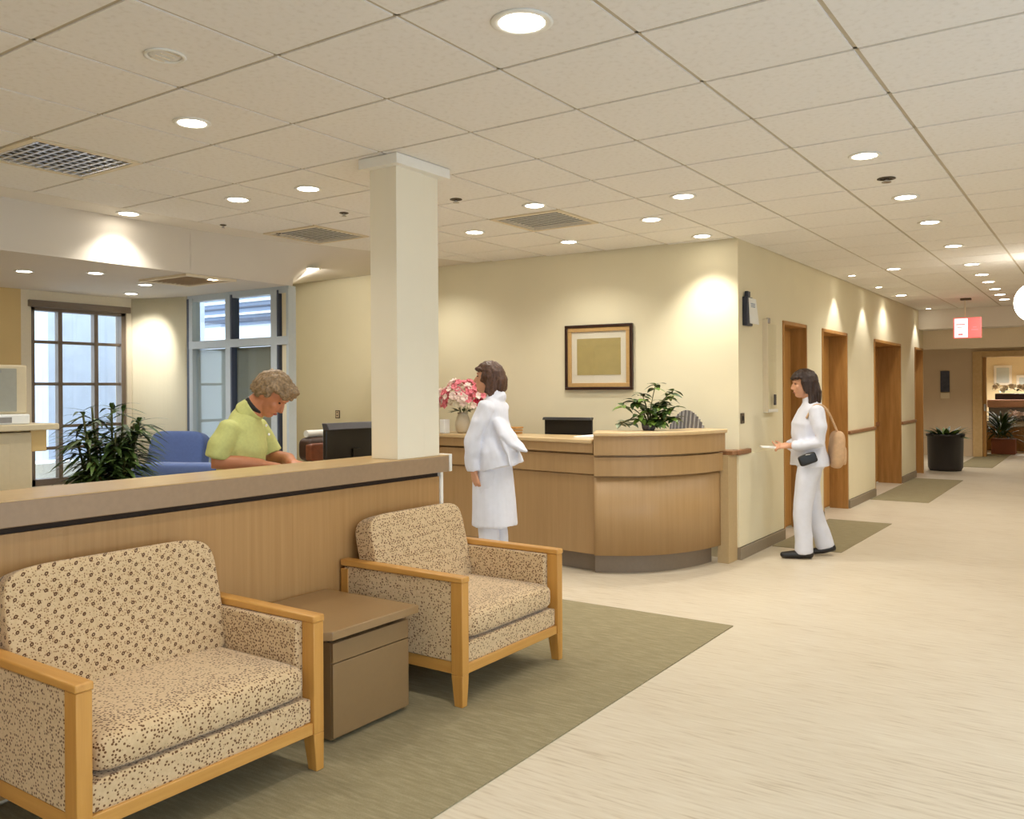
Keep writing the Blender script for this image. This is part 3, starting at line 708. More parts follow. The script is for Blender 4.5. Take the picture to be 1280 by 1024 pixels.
# ---- side table
t = thing('side_table', 'brown cube side table between the loveseat and armchair', 'table', (-2.88, 2.74, 0))
mb().box((-3.15, 2.51, .02), (-2.635, 2.975, .42)).build('body', 'table_tan', t, bevel=.003)
mb().prism([(-3.185, 2.44), (-2.625, 2.44), (-2.585, 2.475), (-2.585, 3.005), (-3.185, 3.005)], .446, .482).build('top', 'table_top_tan', t, bevel=.003)
mb().box((-3.12, 2.52, .42), (-2.66, 2.96, .446)).build('shadow_gap', 'dark_gap', t)
mb().box((-2.635, 2.51, .338), (-2.622, 2.975, .42)).build('drawer_front', 'table_tan', t, bevel=.002)
mb().box((-2.635, 2.51, .03), (-2.622, 2.975, .334)).build('door', 'table_tan', t, bevel=.002)
for x, y in ((-3.1, 2.55), (-3.1, 2.93), (-2.68, 2.55), (-2.68, 2.93)): mb().lathe([(.016, .006), (.02, .02)], (x, y, 0), 12).build('foot', 'black_plastic', t)
# ---- reception desk
def offs(line, d):
    out = []; n = len(line)
    for i in range(n):
        a = Vector(line[max(i-1, 0)]); b_ = Vector(line[min(i+1, n-1)]); tt = (b_-a).normalized(); out.append(Vector(line[i])+Vector((-tt.y, tt.x))*d)
    return out
LOW = smoothline([(-5.9, 6.20), (-5.2, 6.20), (-4.55, 6.17), (-4.0, 6.10), (-3.62, 6.05), (-3.335, 6.02)], 4)
HIGH = smoothline([(-3.335, 5.985), (-3.16, 6.075), (-2.985, 6.205), (-2.865, 6.355), (-2.775, 6.53), (-2.705, 6.74), (-2.672, 6.96)], 4)
t = thing('reception_desk', 'long low run of the tan wood reception desk', 'desk', (-4.4, 6.4, 0))
mb().strip(offs(LOW, .0), .03, .15, .775).build('lower_panel', 'desk_panel', t)
mb().strip(offs(LOW, -.022), .05, .785, .94).build('middle_band', 'desk_panel', t, bevel=.003)
mb().strip(offs(LOW, -.045), .08, .955, 1.03).build('upper_band', 'desk_panel', t, bevel=.003)
mb().strip(offs(LOW, .012), .03, .775, 1.03).build('backing', 'desk_panel', t)
mb().strip(offs(LOW, .09), .03, 0, .15).build('toe_kick', 'toe_grey', t)
mb().box((-5.9, 6.55, .70), (-3.36, 6.80, .735)).build('work_surface', 'desk_top', t, bevel=.003)
for x in (-5.88, -4.6, -3.42): mb().box((x, 6.3, 0), (x+.03, 6.78, .70)).build('gable', 'desk_panel', t)
lt = [tuple(p) for p in offs(LOW, -.06)]+[(-3.335, 6.52), (-5.9, 6.52)]
mb().prism(lt, 1.03, 1.062).build('worktop', 'desk_top', t, bevel=.006)
t = thing('curved_desk', 'bow-fronted taller end of the reception desk', 'desk', (-3.0, 6.6, 0))
mb().strip(HIGH, .03, .15, .765).build('lower_panel', 'desk_panel', t, smooth=True)
mb().strip(offs(HIGH, -.022), .05, .775, .925).build('middle_band', 'desk_panel', t, bevel=.003)
mb().strip(offs(HIGH, -.045), .08, .94, 1.09).build('upper_band', 'desk_panel', t, bevel=.003)
mb().strip(offs(HIGH, .012), .03, .76, 1.09).build('backing', 'desk_panel', t)
mb().strip(offs(HIGH, .09), .03, 0, .15).build('toe_kick', 'toe_grey', t)
mb().box((-3.335, 6.02, .15), (-3.31, 6.45, 1.09)).build('side_panel', 'desk_panel', t)
mb().box((-2.70, 6.955, .0), (-2.605, 7.17, .90)).build('end_panel', 'end_shade_tan', t)
mb().box((-2.70, 7.0, .90), (-2.58, 7.17, .935)).build('end_rail', 'rail_wood', t, bevel=.004)
ht = [tuple(p) for p in offs(HIGH, -.068)]+[tuple(p) for p in reversed(offs(HIGH, .27))]
mb().prism(ht, 1.09, 1.122).build('worktop', 'desk_top', t, bevel=.008)
# ---- things on and behind the desk
def monitor(name, label, c, w, h, rz, chin, standz):
    t = thing(name, label, 'monitor', (c[0], c[1], standz), rz)
    mb().box((-w/2, -.02, c[2]-h/2-standz), (w/2, .012, c[2]+h/2-standz)).build('screen_shell', 'black_plastic', t, bevel=.008, local=True)
    mb().hexa([(-w/2-.006, -.055, c[2]+h/2-chin-standz), (w/2+.006, -.055, c[2]+h/2-chin-standz), (w/2+.006, .0, c[2]+h/2-chin-standz), (-w/2-.006, .0, c[2]+h/2-chin-standz)],
              [(-w/2-.006, -.035, c[2]+h/2+.004-standz), (w/2+.006, -.035, c[2]+h/2+.004-standz), (w/2+.006, .012, c[2]+h/2+.004-standz), (-w/2-.006, .012, c[2]+h/2+.004-standz)]).build('top_hood', 'grey_plastic' if chin > .03 else 'black_plastic', t, bevel=.004, local=True)
    mb().box((-w/2+.015, .012, c[2]-h/2+.015-standz), (w/2-.015, .0135, c[2]+h/2-.015-standz)).build('display', 'navy_plastic', t, local=True)
    mb().box((-.03, -.03, .012), (.03, -.005, c[2]-h/2+.06-standz)).build('stand_neck', 'black_plastic', t, local=True)
    mb().lathe([(.1, 0), (.1, .01), (.03, .016)], (0, -.01, 0), 20).build('stand_base', 'black_plastic', t, local=True)
    return t
monitor('computer_monitor', 'black monitor back behind the reception desk below the picture', (-3.965, 6.66, 1.04), .47, .33, math.radians(4), .02, .735)
t = thing('wood_tray', 'small stack of wooden trays on the low desk top', 'tray', (-4.42, 6.42, 1.062))
for q in range(3): mb().box((-4.52+q*.006, 6.36, 1.062+q*.024), (-4.34+q*.006, 6.48, 1.078+q*.024)).build('tray', 'jamb_wood', t, bevel=.004)
t = thing('paper_stack', 'white papers on the low desk top beside the curved desk', 'paper', (-3.48, 6.2, 1.062))
mb().box((-3.6, 6.12, 1.062), (-3.40, 6.4, 1.073)).build('sheets', 'paper', t)
mb().hexa([(-3.58, 6.14, 1.073), (-3.42, 6.12, 1.073), (-3.39, 6.36, 1.073), (-3.56, 6.38, 1.073)], [(-3.58, 6.14, 1.078), (-3.42, 6.12, 1.078), (-3.39, 6.36, 1.078), (-3.56, 6.38, 1.078)]).build('top_sheet', 'paper', t)
# mesh office chair
t = thing('office_chair', 'grey striped mesh office chair tucked behind the curved desk', 'chair', (-3.25, 6.72, 0), 0)
cc = at_Y(856, 530, 6.93)
for q in range(18):
    xx = cc.x-.17+.017*q; zt = 1.275-((q-8.5)/2.1)**2*.0075
    mb().hexa([(xx, 6.90, .80), (xx+.015, 6.90, .80), (xx+.015, 6.925, .80), (xx, 6.925, .80)], [(xx+.025, 6.95, zt), (xx+.04, 6.95, zt-.003*(q-8)/4), (xx+.04, 6.97, zt-.003*(q-8)/4), (xx+.025, 6.97, zt)]).build('mesh_strip', 'mesh_grey' if q % 2 else 'mesh_dark', t)
superbox((-3.25, 6.72, .47), (.2, .17, .045), .4, .4).build('seat', 'mesh_dark', t, smooth=True)
mb().tube([(-3.2, 6.84, .47), (cc.x-.05, 6.93, .6), (cc.x, 6.935, .85)], .018).build('spine', 'black_plastic', t)
mb().tube([(-3.25, 6.72, .08), (-3.25, 6.72, .44)], .025).build('gas_lift', 'black_plastic', t)
for q in range(5):
    a = q*2*PI/5+.3; mb().tube([(-3.25, 6.72, .1), (-3.25+.2*math.cos(a), 6.72+.2*math.sin(a), .06)], [.02, .012]).build('base_arm', 'black_plastic', t); mb().ellip((-3.25+.2*math.cos(a), 6.72+.2*math.sin(a), .028), (.022, .022, .028), seg=10, rings=6).build('castor', 'black_plastic', t)
# ---- leaves
def leafmesh(name, L, W, mat, droop=.15, fold=.12):
    vs = []; fs = []; n = 6
    for i in range(n+1):
        u = i/n; wd = W/2*(math.sin(PI*min(1, u**.75))**.9 if 0 < u < 1 else 0)+.0004
        z = -droop*L*u*u
        vs += [(u*L, -wd, z+fold*wd), (u*L, 0, z), (u*L, wd, z+fold*wd)]
    for i in range(n):
        k = i*3; fs += [(k, k+3, k+4, k+1), (k+1, k+4, k+5, k+2)]
    me = bpy.data.meshes.new(name); me.from_pydata(vs, [], fs); me.materials.append(MATS[mat])
    for p in me.polygons: p.use_smooth = True
    return me
def jit(M, rng, a): return M @ Euler((rng.uniform(-a, a), rng.uniform(-a, a), rng.uniform(-a, a))).to_matrix().to_4x4()
# desk plant (umbrella-leaf foliage)
pc = at_Y(808, 530, 6.42); pc.z = 1.122
pc = Vector((-3.07, 6.42, 1.122))
rng = random.Random(5)
t = thing('desk_plant', 'leafy green plant spilling over the curved desk top', 'plant', pc)
mb().lathe([(.045, .0), (.055, .02), (.058, .055), (.052, .055), (.045, .05), (.005, .048)], pc, 20).build('pot', 'mesh_dark', t, smooth=True)
mb().lathe([(.05, .05), (.001, .052)], pc, 16).build('soil', 'soil', t)
lm = [leafmesh('leaf', .1, .05, 'leaf_mid', .3), leafmesh('leaf', .105, .052, 'leaf_dark', .35), leafmesh('leaf', .08, .042, 'leaf_dark', .25)]
lp = leafmesh('leaf', .07, .035, 'leaf_pale', .3)
camr = RT
def sprig(t, base, tip, nl, meshes, rad, rng, spread=1.0):
    base, tip = Vector(base), Vector(tip); mid = (base+tip)/2+Vector((0, 0, .04))
    off = ROOTLOC[t.name]
    pts = smoothline([base, mid, tip], 3)
    mb().tube(pts, [.004]*len(pts), 5).build('stem', 'stem', t)
    for k in range(nl):
        a = 2*PI*k/nl+rng.uniform(-.3, .3); p = tip-off if k % 3 else (tip*.75+mid*.25)-off
        d = Vector((math.cos(a)*spread, math.sin(a)*spread, rng.uniform(-.35, .35)))
        inst('leaf', rng.choice(meshes), t, jit(frame(p, d), rng, .25))
for k in range(22):
    a = rng.uniform(0, 2*PI); r_ = rng.uniform(.04, .16); h = rng.uniform(.08, .33)
    tip = pc+camr*rng.uniform(-.11, .21)*1.0+FW*rng.uniform(-.06, .06)+Vector((0, 0, h))
    sprig(t, pc+Vector((0, 0, .05)), tip, 7, lm, .05, rng)
sprig(t, pc+Vector((0, 0, .05)), pc-camr*.21+Vector((0, 0, .20)), 6, lm[:2], .06, rng)
sprig(t, pc+Vector((0, 0, .05)), pc-camr*.13+Vector((0, 0, .25)), 6, lm[:2], .06, rng)
sprig(t, pc+Vector((0, 0, .05)), pc+camr*.06+Vector((0, 0, .37)), 7, lm[:2], .06, rng)
for k in range(4): sprig(t, pc+Vector((0, 0, .05)), pc-camr*rng.uniform(.08, .26)+FW*rng.uniform(-.05, .05)+Vector((0, 0, rng.uniform(.03, .07))), 5, [lp], .04, rng)
for k in range(4): sprig(t, pc+Vector((0, 0, .05)), pc+camr*rng.uniform(-.02, .22)+FW*rng.uniform(-.06, .06)+Vector((0, 0, rng.uniform(.04, .09))), 6, lm, .04, rng)
# flower arrangement
fc = Vector((-4.90, 6.33, 1.062)); rng = random.Random(9)
t = thing('flower_vase', 'cream vase of pink, white and red blossoms on the low desk', 'flowers', fc)
mb().lathe([(.045, 0), (.066, .02), (.075, .08), (.06, .14), (.045, .17), (.052, .19), (.044, .185), (.038, .165)], fc, 24).build('vase', 'ceramic_cream', t, smooth=True)
bl = {}
for nm, mt in (('pink', 'petal_pink'), ('pale', 'petal_pale'), ('red', 'petal_red'), ('cream', 'petal_cream')):
    m_ = mb()
    for q in range(6):
        a = q*PI/3; R_ = Matrix.Rotation(a, 4, 'Z') @ Matrix.Rotation(-.55, 4, 'Y')
        m_.ellip(R_ @ Vector((.016, 0, .004)), (.016, .011, .004), R_, 8, 5)
    m_.ellip((0, 0, .004), (.006, .006, .006), seg=6, rings=4)
    bl[nm] = m_.mesh('blossom'); bl[nm].materials.append(MATS[mt])
pd_ = leafmesh('leaf', .1, .04, 'leaf_dark', .2)
for k in range(190):
    a = rng.uniform(0, 2*PI); th = math.acos(rng.uniform(-.25, 1)); n_ = Vector((math.sin(th)*math.cos(a), math.sin(th)*math.sin(a), math.cos(th)))
    p = Vector((0, 0, .30))+Vector((n_.x*.25, n_.y*.17, n_.z*.18))*rng.uniform(.75, 1.05)
    rr = p.dot(RT); z = p.z
    kind = 'pink' if z > .30 else ('cream' if abs(rr) < .1 else 'red' if rr > 0 else 'pink')
    if rng.random() < .38: kind = 'pale'
    s = rng.uniform(1.0, 1.6)
    inst('blossom', bl[kind], t, frame(p, n_) @ Matrix.Rotation(PI/2, 4, 'Y') @ Matrix.Scale(s, 4))
for k in range(16):
    a = rng.uniform(0, 2*PI); inst('leaf', pd_, t, frame((.05*math.cos(a), .05*math.sin(a), .2), (math.cos(a), math.sin(a), rng.uniform(-.1, .6))))
for k in range(9):
    a = rng.uniform(0, 2*PI); mb().tube([fc+Vector((0, 0, .1)), fc+Vector((.1*math.cos(a), .08*math.sin(a), .3))], .003, 5).build('stem', 'stem', t)
tag(mb().lathe([(.06, 0), (.085, .10), (.09, .17), (.082, .17), (.075, .1), (.01, .02)], (-4.66, 6.40, 1.062), 24).build('black_planter', 'black_plastic', smooth=True), 'plain black pot beside the flower vase', 'pot')
tag(mb().box((-5.04, 6.16, 1.062), (-4.98, 6.24, 1.19)).build('tissue_box', 'paper', bevel=.006), 'upright white box next to the cream flower vase', 'box')
# ---- framed picture
WT = math.atan2(CORN.y-WEND.y, CORN.x-WEND.x)
px_ = -3.897; py_ = wallline_Y(px_)
t = thing('framed_picture', 'dark-framed picture with a plain olive print above the desk', 'picture', (px_, py_-.002, 1.755), WT)
fh, fw2 = .303, .342
def rectring(m, a, b_, w_, y0, y1):
    m.box((-a, y0, -b_), (a, y1, -b_+w_)); m.box((-a, y0, b_-w_), (a, y1, b_)); m.box((-a, y0, -b_+w_), (-a+w_, y1, b_-w_)); m.box((a-w_, y0, -b_+w_), (a, y1, b_-w_)); return m
rectring(mb(), fw2, fh, .026, -.035, 0).build('outer_frame', 'frame_dark', t, local=True, bevel=.003)
rectring(mb(), fw2-.026, fh-.026, .038, -.026, 0).build('inner_frame', 'frame_gold', t, local=True, bevel=.003)
mb().box((-fw2+.06, -.012, -fh+.06), (fw2-.06, 0, fh-.06)).build('mat_board', 'mat_white', t, local=True)
mb().box((-.222, -.0145, -.165), (.222, -.011, .175)).build('print', 'art_olive', t, local=True)
mb().box((-fw2+.03, -.018, -fh+.03), (fw2-.03, -.0165, fh-.03)).build('picture_glass', 'glass_clear', t, local=True)
# ---- small things on the walls
t = thing('wall_outlet', 'small outlet plate on the back wall above the brown case', 'outlet', (-7.09, wallline_Y(-7.09), 1.195), WT)
mb().box((-.032, -.008, -.045), (.032, 0, .045)).build('plate', 'smoke_dark', t, local=True, bevel=.002)
mb().box((-.022, -.011, -.035), (.022, -.007, .035)).build('face', 'wall_taupe', t, local=True, bevel=.002)
for z in (-.018, .015): mb().box((-.01, -.013, z), (.01, -.010, z+.012)).build('socket', 'smoke_dark', t, local=True)
t = thing('light_switch', 'dark switch plate on the corridor wall by the corner', 'switch', (XW, 7.275, 1.2))
mb().box((XW, 7.235, 1.155), (XW+.01, 7.315, 1.245)).build('plate', 'smoke_dark', t, bevel=.002)
mb().box((XW+.009, 7.262, 1.18), (XW+.016, 7.288, 1.22)).build('rocker', 'black_plastic', t, bevel=.002)
t = thing('leaflet_holder', 'navy wall holder with a white leaflet near the wall corner', 'holder', (XW, 7.4, 2.14))
mb().box((XW, 7.30, 2.0), (XW+.045, 7.44, 2.25)).build('back_case', 'navy_plastic', t, bevel=.006)
mb().box((XW+.01, 7.33, 2.25), (XW+.04, 7.40, 2.30)).build('top_clip', 'navy_plastic', t, bevel=.006)
mb().hexa([(XW+.05, 7.34, 2.02), (XW+.06, 7.34, 2.02), (XW+.06, 7.56, 2.02), (XW+.05, 7.56, 2.02)], [(XW+.046, 7.33, 2.24), (XW+.05, 7.33, 2.24), (XW+.05, 7.51, 2.24), (XW+.046, 7.51, 2.24)]).build('leaflet', 'paper', t)
for q in range(3): mb().box((XW+.052, 7.37, 2.19-.014*q), (XW+.0565, 7.47, 2.196-.014*q)).build('printed_line', 'siding_blue', t)
t = thing('notice_case', 'narrow glass notice case on the corridor wall before the first door', 'notice case', (XW, 8.0, 1.66))
mb().box((XW, 7.84, 1.24), (XW+.012, 8.13, 2.09)).build('back_board', 'wall_paint', t)
mb().box((XW+.03, 7.85, 1.27), (XW+.034, 8.12, 2.05)).build('pane', 'glass_clear', t)
mb().box((XW, 7.835, 1.24), (XW+.045, 7.85, 2.09)).build('side_channel', 'trim_cream', t)
mb().box((XW, 7.84, 1.235), (XW+.045, 8.13, 1.262)).build('bottom_channel', 'white_trim', t, bevel=.003)
mb().box((XW+.03, 7.845, 2.05), (XW+.05, 7.90, 2.10)).build('hinge', 'chrome', t, bevel=.003)
mb().box((XW+.034, 8.03, 1.30), (XW+.05, 8.07, 1.40)).build('lock', 'grey_plastic', t, bevel=.004)
# ---- exit sign
e0 = at_Y(1193, 399, 14.0); e1 = at_Y(1225.5, 421, 14.0)
t = thing('exit_sign', 'lit white and red exit sign hanging from the corridor ceiling', 'sign', ((e0.x+e1.x)/2, 14.0, e0.z))
mb().box((e0.x-.012, 13.99, e1.z-.01), (e1.x+.012, 14.04, e0.z+.012)).build('housing', 'exit_red', t, bevel=.004)
xm = e0.x+(e1.x-e0.x)*.52
mb().box((e0.x+.004, 13.982, e1.z), (xm, 13.99, e0.z)).build('white_face', 'exit_white', t)
mb().box((xm, 13.982, e1.z), (e1.x, 13.99, e0.z)).build('red_face', 'exit_red', t)
for q, (u0, u1, v0, v1) in enumerate(((.06, .42, .66, .72), (.10, .34, .52, .56), (.16, .42, .44, .48), (.14, .34, .1, .2))):
    mb().box((e0.x+(e1.x-e0.x)*u0, 13.979, e1.z+(e0.z-e1.z)*v0), (e0.x+(e1.x-e0.x)*u1, 13.983, e1.z+(e0.z-e1.z)*v1)).build('sign_mark', 'exit_mark', t)
for q, (u0, u1, v0, v1) in enumerate(((.66, .92, .36, .42), (.72, .86, .5, .56))):
    mb().box((e0.x+(e1.x-e0.x)*u0, 13.979, e1.z+(e0.z-e1.z)*v0), (e0.x+(e1.x-e0.x)*u1, 13.983, e1.z+(e0.z-e1.z)*v1)).build('sign_mark', 'exit_mark', t)
mb().tube([((e0.x+e1.x)/2-.03, 14.02, e0.z), ((e0.x+e1.x)/2-.03, 14.02, CZ-.004)], .006).build('hanger', 'trim_cream', t)
mb().box(((e0.x+e1.x)/2-.09, 13.98, CZ-.03), ((e0.x+e1.x)/2+.05, 14.06, CZ-.003)).build('ceiling_mount', 'smoke_dark', t, bevel=.006)
# ---- far end: planter, sign, shop
pp = at_z(1177, 594, 0)
t = thing('dark_planter', 'dark plastic tub of plants at the corridor end', 'planter', (-2.36, 16.85, 0))
mb().lathe([(.25, 0), (.28, .06), (.29, .60), (.31, .60), (.31, .64), (.27, .64), (.26, .58), (.01, .56)], (-2.36, 16.85, 0), 28).build('tub', 'tub_dark', t, smooth=True)
rng = random.Random(3); fl = leafmesh('leaf', .26, .07, 'leaf_mid', .35); fd = leafmesh('leaf', .3, .07, 'leaf_dark', .4)
for k in range(70):
    a = rng.uniform(0, 2*PI); r0 = rng.uniform(0, .18); inst('leaf', rng.choice([fl, fd, fd]), t, frame((r0*math.cos(a), r0*math.sin(a), .58), (math.cos(a), math.sin(a), rng.uniform(.2, 1.6))))
s0 = at_Y(1175.5, 464, 20.49); s1 = at_Y(1187, 490, 20.49)
t = thing('wall_sign', 'dark blue wall sign above the dark planter', 'sign', ((s0.x+s1.x)/2, 20.5, s1.z))
mb().box((s0.x, 20.47, s1.z), (s1.x, 20.5, s0.z)).build('sign_board', 'sign_navy', t, bevel=.004)
mb().box((s0.x, 20.475, s1.z-.14), (s1.x, 20.5, s1.z-.02)).build('white_strip', 'trim_cream', t, bevel=.004)
t = thing('display_table', 'flower shop display table under a pink cloth', 'table', (-1.4, 23.2, 0))
mb().box((-2.35, 22.7, .0), (-.4, 23.7, .55)).build('timber_front', 'door_wood', t, bevel=.01)
mb().box((-2.35, 22.66, .55), (-.38, 23.74, .66)).build('lower_cloth', 'petal_cream', t, bevel=.02)
mb().box((-2.3, 22.95, .66), (-.45, 23.7, .98)).build('riser', 'mesh_grey', t, bevel=.01)
mb().box((-2.33, 22.9, .98), (-.42, 23.74, 1.16)).build('pink_cloth', 'pink_cloth', t, bevel=.03)
mb().box((-2.2, 23.3, 1.16), (-.5, 23.7, 1.3)).build('flower_box', 'frame_dark', t, bevel=.01)
rng = random.Random(12)
sl_ = leafmesh('leaf', .16, .06, 'leaf_dark', .3)
for nm, x0, x1, y0, y1, z, ng in (('garland', -2.2, -1.3, 23.35, 23.6, 1.31, 30), ('lower_bouquet', -1.95, -1.2, 22.62, 22.78, .72, 26)):
    t = thing(nm, {'garland': 'dark leafy garland on the shop table riser', 'lower_bouquet': 'white and green bouquet on the lower shop shelf'}[nm], 'flowers', ((x0+x1)/2, (y0+y1)/2, z))
    for k in range(ng):
        p = Vector((rng.uniform(x0, x1)-(x0+x1)/2, rng.uniform(y0, y1)-(y0+y1)/2, rng.uniform(0, .12))); a = rng.uniform(0, 2*PI)
        inst('leaf', sl_, t, frame(p, (math.cos(a), math.sin(a), rng.uniform(0, 1))))
        if k % 2: inst('blossom', bl['pale' if nm != 'garland' else 'cream'], t, frame(p+Vector((0, -.05, .06)), (0, -1, .3)) @ Matrix.Rotation(PI/2, 4, 'Y') @ Matrix.Scale(2.6, 4))
t = thing('shop_palm', 'bushy dark green palm in a wooden box inside the shop doorway', 'plant', (-1.92, 21.6, 0))
mb().box((-2.1, 21.4, 0), (-1.65, 21.8, .33)).build('planter_box', 'terracotta', t, bevel=.01)
ps = leafmesh('leaf', .42, .05, 'leaf_dark', .45)
for k in range(130):
    a = rng.uniform(0, 2*PI); inst('leaf', ps, t, frame((.08*math.cos(a), .08*math.sin(a), .32+rng.uniform(0, .35)), (math.cos(a), math.sin(a), rng.uniform(-.1, 2.2))))
t = thing('wall_print', 'pale framed prints on the shop wall', 'picture', (-1.6, 25.2, 1.7))
for x, z, w_, h_ in ((-2.2, 1.75, .4, .5), (-1.55, 1.6, .7, .3), (-.9, 1.85, .3, .3)):
    mb().box((x-w_/2, 25.16, z-h_/2), (x+w_/2, 25.2, z+h_/2)).build('print', 'mat_white', t, bevel=.005); mb().box((x-w_/2+.06, 25.155, z-h_/2+.06), (x+w_/2-.06, 25.162, z+h_/2-.06)).build('image', 'shade_light', t)
# ---- behind the half wall: desk, monitor, case, papers, stool
t = thing('staff_desk', 'raised staff desk just behind the half wall', 'desk', (-3.95, 3.5, 0))
mb().prism([(-3.56, 2.88), (-3.56, 4.35), (-4.35, 4.35), (-4.35, 4.05)], .985, 1.02).build('top', 'desk_top', t, bevel=.004)
for x, y in ((-4.3, 4.12), (-3.60, 3.06), (-4.3, 4.30), (-3.60, 4.30)): mb().box((x-.02, y-.02, 0), (x+.02, y+.02, .985)).build('leg', 'grey_plastic', t)
t = monitor('computer_monitor', 'black monitor back with grey hood beside the column', (-3.78, 3.80, 1.155), .46, .215, math.radians(97), .035, 1.02)
t.rotation_euler.z = math.atan2(.44, .03)
t = thing('brown_case', 'brown leather case standing on the staff desk', 'case', (-4.08, 3.76, 1.02))
superbox((-4.09, 3.78, 1.095), (.06, .10, .075), .5, .35).build('case_body', 'brown_edge', t, smooth=True)
superbox((-4.045, 3.76, 1.08), (.03, .085, .055), .3, .3).build('front_pocket', 'brown_leather', t, smooth=True)
tag(mb().tube([(-4.09, 3.70, 1.192), (-4.09, 3.86, 1.192)], [.022, .022], 14).build('paper_roll', 'paper'), 'white paper roll lying on the brown case', 'paper')
t = thing('note_papers', 'white papers under the man\'s hands', 'paper', (-3.7, 3.3, 1.02))
mb().box((-3.80, 3.24, 1.02), (-3.60, 3.5, 1.026)).build('sheets', 'paper', t)
mb().prism([(-3.79, 3.26), (-3.62, 3.16), (-3.58, 3.4), (-3.74, 3.46)], 1.026, 1.03).build('top_sheet', 'paper', t)
# ---- lobby seats
def sofa(name, label, c, w_, rz, back, seat):
    t = thing(name, label, 'sofa', (c[0], c[1], 0), rz)
    superbox((0, 0, seat-.09), (w_/2, .34, .09), .35, .2).build('seat_cushion', 'blue_fabric', t, local=True, smooth=True)
    superbox((0, .30, (back+seat)/2-.05), (w_/2-.02, .08, (back-seat)/2+.06), .35, .25, rot=Matrix.Rotation(-.22, 4, 'X')).build('backrest', 'blue_fabric', t, local=True, smooth=True)
    mb().box((-w_/2+.03, -.3, .12), (w_/2-.03, .3, seat-.15)).build('base', 'blue_fabric', t, local=True, bevel=.02)
    for x in (-w_/2+.08, w_/2-.08):
        for y in (-.26, .26): mb().tube([(x, y, 0), (x, y, .13)], .018).build('leg', 'chrome', t, local=True)
    return t
def lobby_pt(px, py, D): p = at_d(px, py, D); return p
a = lobby_pt(218, 545, 7.95); sofa('lounge_sofa', 'tall-backed blue sofa against the lobby glazing', (a.x, a.y-.18), .62, math.radians(20), 1.08, .60)
a = lobby_pt(244, 580, 6.75)
t = thing('low_sofa', 'low blue sofa seen from behind the palm', 'sofa', (a.x, a.y, 0), math.radians(24))
superbox((-.1, 0, .69), (.42, .09, .215), .35, .2).build('backrest', 'blue_fabric', t, local=True, smooth=True)
superbox((-.1, .24, .38), (.42, .22, .1), .35, .2).build('seat_cushion', 'blue_fabric', t, local=True, smooth=True)
mb().box((-.48, -.06, .1), (.28, .42, .32)).build('base', 'blue_fabric', t, local=True, bevel=.02)
for x, y in ((-.44, 0), (.24, 0), (-.44, .38), (.24, .38)): mb().tube([(x, y, 0), (x, y, .11)], .018).build('leg', 'chrome', t, local=True)
# ---- palm behind the half wall
pb = at_d(135, 600, 5.5); pb.z = 0
t = thing('potted_palm', 'bushy dark green palm between the beige cabinet and blue sofa', 'plant', pb)
mb().lathe([(.16, 0), (.2, .3), (.21, .42), (.19, .42), (.18, .36), (.01, .35)], pb, 24).build('pot', 'tub_dark', t, smooth=True)
mb().lathe([(.18, .37), (.001, .375)], pb, 20).build('soil', 'soil', t)
rng = random.Random(21)
plain('palm_leaf', srgb(92, 118, 58), .5, nscale=30, namt=.35)
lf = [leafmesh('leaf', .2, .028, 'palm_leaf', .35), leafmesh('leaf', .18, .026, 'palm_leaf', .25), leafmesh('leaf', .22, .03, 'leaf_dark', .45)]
spots = []
for k in range(26):
    a = rng.uniform(0, 2*PI); rr = .2*math.sqrt(rng.random()); zt = rng.uniform(.92, 1.36)+(.2-rr)*.4
    top = pb+Vector((rr*math.cos(a), rr*math.sin(a), zt)); foot = pb+Vector((.06*math.cos(a), .06*math.sin(a), .36))
    mid = foot*.45+top*.55+Vector((0, 0, .1)); pts = smoothline([foot, mid, top], 5)
    mb().tube(pts, [.006+.004*(1-i/len(pts)) for i in range(len(pts))], 5).build('cane', 'stem', t)
    axis = (top-mid).normalized()
    for q in range(32):
        u = rng.random(); p = mid.lerp(top, u) if u > .2 else foot.lerp(mid, .6+2*u); aa = q*2.4+rng.uniform(-.4, .4)
        hd = Vector((math.cos(aa), math.sin(aa), rng.uniform(-.25, .55)))+axis*.12
        spots.append((frame(p-pb, hd), rng.randrange(3), hd.dot(-FW)+p.z))
spots.sort(key=lambda q: -q[2])
for M_, k_, _ in spots[:295]: inst('leaf', lf[k_], t, M_)
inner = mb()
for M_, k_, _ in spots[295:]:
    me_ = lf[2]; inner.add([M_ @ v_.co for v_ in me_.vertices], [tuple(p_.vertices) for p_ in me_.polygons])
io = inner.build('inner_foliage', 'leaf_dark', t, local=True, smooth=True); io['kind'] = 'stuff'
# ---- beige copier at the far left
q0 = at_d(38, 530, 4.8)
t = thing('photocopier', 'beige photocopier with a grey screen panel at the lobby side', 'copier', (q0.x-.3, q0.y-.35, 0))
bx0, bx1, by0, by1 = q0.x-.55, q0.x+.02, q0.y-.75, q0.y
mb().box((bx0, by0, .05), (bx1, by1, 1.24)).build('body', 'copier_beige', t, bevel=.01)
mb().box((bx0, by0, 0), (bx1-.03, by1-.03, .05)).build('plinth', 'tub_dark', t)
mb().box((bx1, by0+.05, .55), (bx1+.008, by1-.12, 1.18)).build('paper_door', 'copier_beige', t, bevel=.004)
mb().box((bx0-.02, by0-.02, 1.25), (bx1+.06, by1+.12, 1.285)).build('output_ledge', 'copier_beige', t, bevel=.006)
mb().box((bx1-.14, by1, 1.13), (bx1-.02, by1+.09, 1.25)).build('ledge_bracket', 'wall_gold', t, bevel=.004)
mb().box((bx0, by0+.05, 1.285), (bx1+.02, by1-.02, 1.34)).build('feeder', 'paper', t, bevel=.008)
